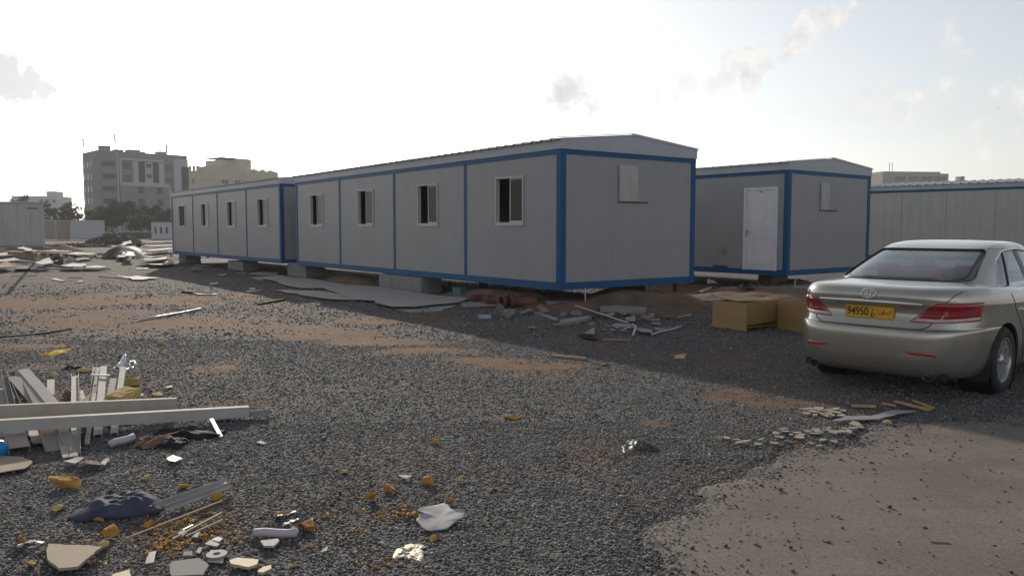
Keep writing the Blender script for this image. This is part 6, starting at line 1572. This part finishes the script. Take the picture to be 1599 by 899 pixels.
bar('bent_tube', 'white bent tube standing near the brown box', 'tube', D(322, 250), .0, D(318, 185), .9, .09, .05, M['pvc'], 'tube', G)
p = spot(*D(215, 243)); tag(MB().box(-.65, .65, -.4, .4, 0, .42).box(-.7, .2, -.45, .45, .421, .47).build('brown_box', M['cardboard'], None, (p.x, p.y, 0), (0, R(4), R(20)), bevel=.02), 'brown box behind the left end of the long grey pole', 'box')
p = spot(*D(505, 283)); tag(MB().lathe([(.13, -.10), (.25, -.10), (.28, -.05), (.28, .05), (.25, .10), (.13, .10), (.13, -.10)], 24, 'y').build('old_tyre', M['brown_cloth'], None, (p.x, p.y, .22), (R(-42), 0, R(20)), smooth=True), 'old brown tyre standing among the scrap', 'tyre')
sheet('grey_sack', 'pale grey sack right of the old tyre', 'sack', *D(600, 272), 18, .9, 10, M['paper'], 81, folds=2)
sheet('orange_sack', 'orange plastic sack at the right foot of the large grey container', 'sack', *D(405, 143), 12, .9, 6, M['orange_plastic'], 83, folds=2)
sheet('paper_ball', 'crumpled white paper on the dark ground below the star sheet', 'paper', *D(920, 452), 11, .35, 5, M['paper'], 85)
sheet('white_tangle', 'tangle of white plastic in front of the stacked panels', 'plastic', *D(1400, 195), 27, 1.2, 10, M['paper'], 87, folds=4)
def arch_sheet():
    o = spot(190, 404); w = 2.15; o.y += .5; n = 24
    vs = []
    for s in (0, 1):
        for i in range(n + 1):
            t = i / n; z = .62 * math.sin(math.pi * t) ** .75 * (1 - .25 * (t - .4)) + .02
            for q in (-.6, .6): vs.append((-w / 2 + w * t, q, z - s * .025))
    K = 2 * (n + 1); fs = []
    for i in range(n): fs += [(2 * i, 2 * i + 1, 2 * i + 3, 2 * i + 2), (K + 2 * i, K + 2 * i + 2, K + 2 * i + 3, K + 2 * i + 1), (2 * i, 2 * i + 2, K + 2 * i + 2, K + 2 * i), (2 * i + 1, K + 2 * i + 1, K + 2 * i + 3, 2 * i + 3)]
    tag(MB().add(vs, fs).build('curved_sheet', M['scrap_white'], None, o, (0, 0, R(-12)), smooth=True), 'white sheet bent into an arch in the scrap field', 'sheet', G)
arch_sheet()
for k, (a, b, z, mt, lab) in enumerate([((1290, 80), (1535, 76), 1.05, 'scrap_white', 'top panel of the stack left of the far cabin'), ((1320, 112), (1535, 100), .75, 'scrap_beige', 'second panel from the top of the stack left of the far cabin'), ((1310, 150), (1535, 128), .5, 'scrap_white', 'third panel of the stack left of the far cabin'),
                                        ((1330, 180), (1540, 165), .3, 'rust', 'fourth panel of the stack left of the far cabin'), ((1260, 200), (1480, 196), .12, 'scrap_beige', 'bottom panel of the stack left of the far cabin')]):
    bar('stacked_panel', lab, 'panel', D(a[0], a[1] + 12), z, D(b[0], b[1] + 12), z, .5, .06, M[mt], 'bar', G)
chunk('crate_stump', 'brown stump with a white cap right of the rubble heap', 'stump', *D(1225, 118), 16, 12, M['brown_cloth'])
# heaped rubble
def heap(name, cx, cy, rx, ry, h, n, seed, smin, smax, label):
    g = np.random.default_rng(seed); a = g.uniform(0, 6.28, n); q = np.sqrt(g.random(n))
    x, y = cx + np.cos(a) * q * rx, cy + np.sin(a) * q * ry
    z = h * (1 - q ** 1.5) * (.6 + .6 * fbm(x, y, .9, seed))
    t = g.uniform(.05, .17, n); w = g.random(n)
    o = stones(name, np.stack([x, y, z - .05], -1), g.uniform(smin, smax, n), np.stack([t * (1.1 + .25 * w), t, t * (.95 - .25 * w)], -1), M['stone'])
    o['label'] = label
    return o
heap('rubble_heap', spot(167, 383).x, 81, 3.0, 2.0, 1.35, 1500, 5, .08, .28, 'heap of brown rubble in front of the white panel unit')
heap('rubble_heap', spot(120, 386).x, 72, 3.4, 2.0, .35, 700, 6, .06, .2, 'low spread of dark rubble left of the heap')
heap('rubble_heap', spot(130, 405).x, 44, 9, 3, .06, 700, 8, .03, .10, 'broken bits strewn through the scrap field')
heap('rubble_heap', spot(60, 400).x, 48, 8, 5, .10, 700, 9, .04, .14, 'broken bits strewn before the large grey container')
q_ = spot(965, 494)
heap('scrap_bits', q_.x, q_.y, 1.5, 1.0, .10, 420, 12, .015, .06, 'small broken bits strewn through the scrap below the nearest cabin end wall')
q_ = spot(1180, 463)
heap('scrap_bits', q_.x, q_.y, 2.0, 1.2, .30, 420, 13, .02, .07, 'small broken bits strewn over the soil mound between the cabins')
mound('soil_mound', spot(95, 385).x, 62, 5, 3, .5, 15, M['soil'])
mound('soil_mound', spot(215, 385).x, 58, 3.5, 2.5, .55, 16, M['soil'])
# small litter along the cabins
G = 'small litter before the far cabin'
def E_(zx, zy): return (300 + zx / 9.994, 400 + zy / 9.994)
for pts, mt, lab in [([(835, 545), (890, 538), (1000, 540), (1110, 525), (1000, 555), (860, 560)], 'scrap_white', 'white strip on the earth before the pale boards'), ([(890, 500), (985, 498), (985, 525), (900, 525)], 'scrap_white', 'small white carton flap before the pale boards'),
                     ([(270, 425), (330, 420), (410, 412), (400, 435), (300, 447)], 'scrap_white', 'white scraps on the earth below the far cabin'), ([(400, 290), (520, 272), (540, 295), (450, 315)], 'scrap_grey', 'grey flat scrap below the far cabin'), ([(680, 268), (850, 262), (840, 275), (700, 275)], 'ply', 'thin pale strip below the far cabin'),
                     ([(0, 575), (180, 580), (400, 592), (380, 602), (100, 600)], 'scrap_beige', 'thin pale batten on the earth below the far cabin'), ([(0, 140), (40, 125), (330, 140), (300, 158), (60, 150)], 'scrap_grey', 'grey strip close to the far cabin blocks')]:
    plate('litter_piece', lab, 'litter', [E_(*p) for p in pts], .01, M[mt], .015, .01, group=G)
bar('dark_batten', 'dark batten on the earth before the pale boards', 'batten', E_(1040, 760), .0, E_(1440, 685), .0, .06, .04, M['wood_floor'], group=G)
bar('dark_batten', 'dark batten lying on the earth below the far cabin', 'batten', (285, 457), .0, (330, 460), .0, .08, .05, M['wood_floor'], group=G)
sheet('paper_ball', 'crumpled white paper under the far cabin', 'paper', *E_(40, 110), 9, .4, 7, M['paper'], 91)
# scattered chips all over the gravel yard
n = 900; chy = rng.uniform(5, 34, n); chx = rng.uniform(-1, 1, n) * .64 * chy; k = (road_side(chx, chy) < 0)
chx, chy = chx[k], chy[k]; w = rng.random(len(chx)); t = rng.uniform(.10, .5, len(chx)) ** 1.3
stones('yard_chips', np.stack([chx, chy, gz(chx, chy) + .004], -1), rng.uniform(.006, .02, len(chx)) * np.interp(chy, [5, 34], [1, 2.0]), np.stack([t * (1 + .25 * w), t, t * (1 - .3 * w)], -1), M['stone'])
# a bird in the sky
p = Vector(((1549 - CX) / FPX * 120, 120, CAMH + (HZ - 172) / FPX * 120))
tag(MB().add([(0, -.16, 0), (.035, 0, .02), (0, .18, 0), (-.035, 0, .02), (0, 0, -.03), (.34, -.03, .10), (.20, .06, .06), (-.34, -.03, .10), (-.20, .06, .06)], [(0, 1, 3), (1, 2, 3), (0, 4, 1), (0, 3, 4), (4, 2, 1), (4, 3, 2), (1, 5, 6), (3, 8, 7)]).build('bird', M['car_black'], None, p, (0, 0, R(60))), 'small dark bird high in the sky at the right', 'bird')

# ------------------------------------------------------------------ haze in the air over the whole place
hz = bpy.data.materials.new('thin dust haze'); hz.use_nodes = True
N, Lk = hz.node_tree.nodes, hz.node_tree.links
N.remove(N['Principled BSDF'])
pv = N.new('ShaderNodeVolumePrincipled')
pv.inputs['Color'].default_value = (.86, .88, .92, 1); pv.inputs['Density'].default_value = .0005; pv.inputs['Anisotropy'].default_value = .2
Lk.new(pv.outputs[0], N['Material Output'].inputs['Volume'])
hb = MB().box(-420, 420, -120, 420, -1.2, 34).build('haze', hz, kind='stuff')
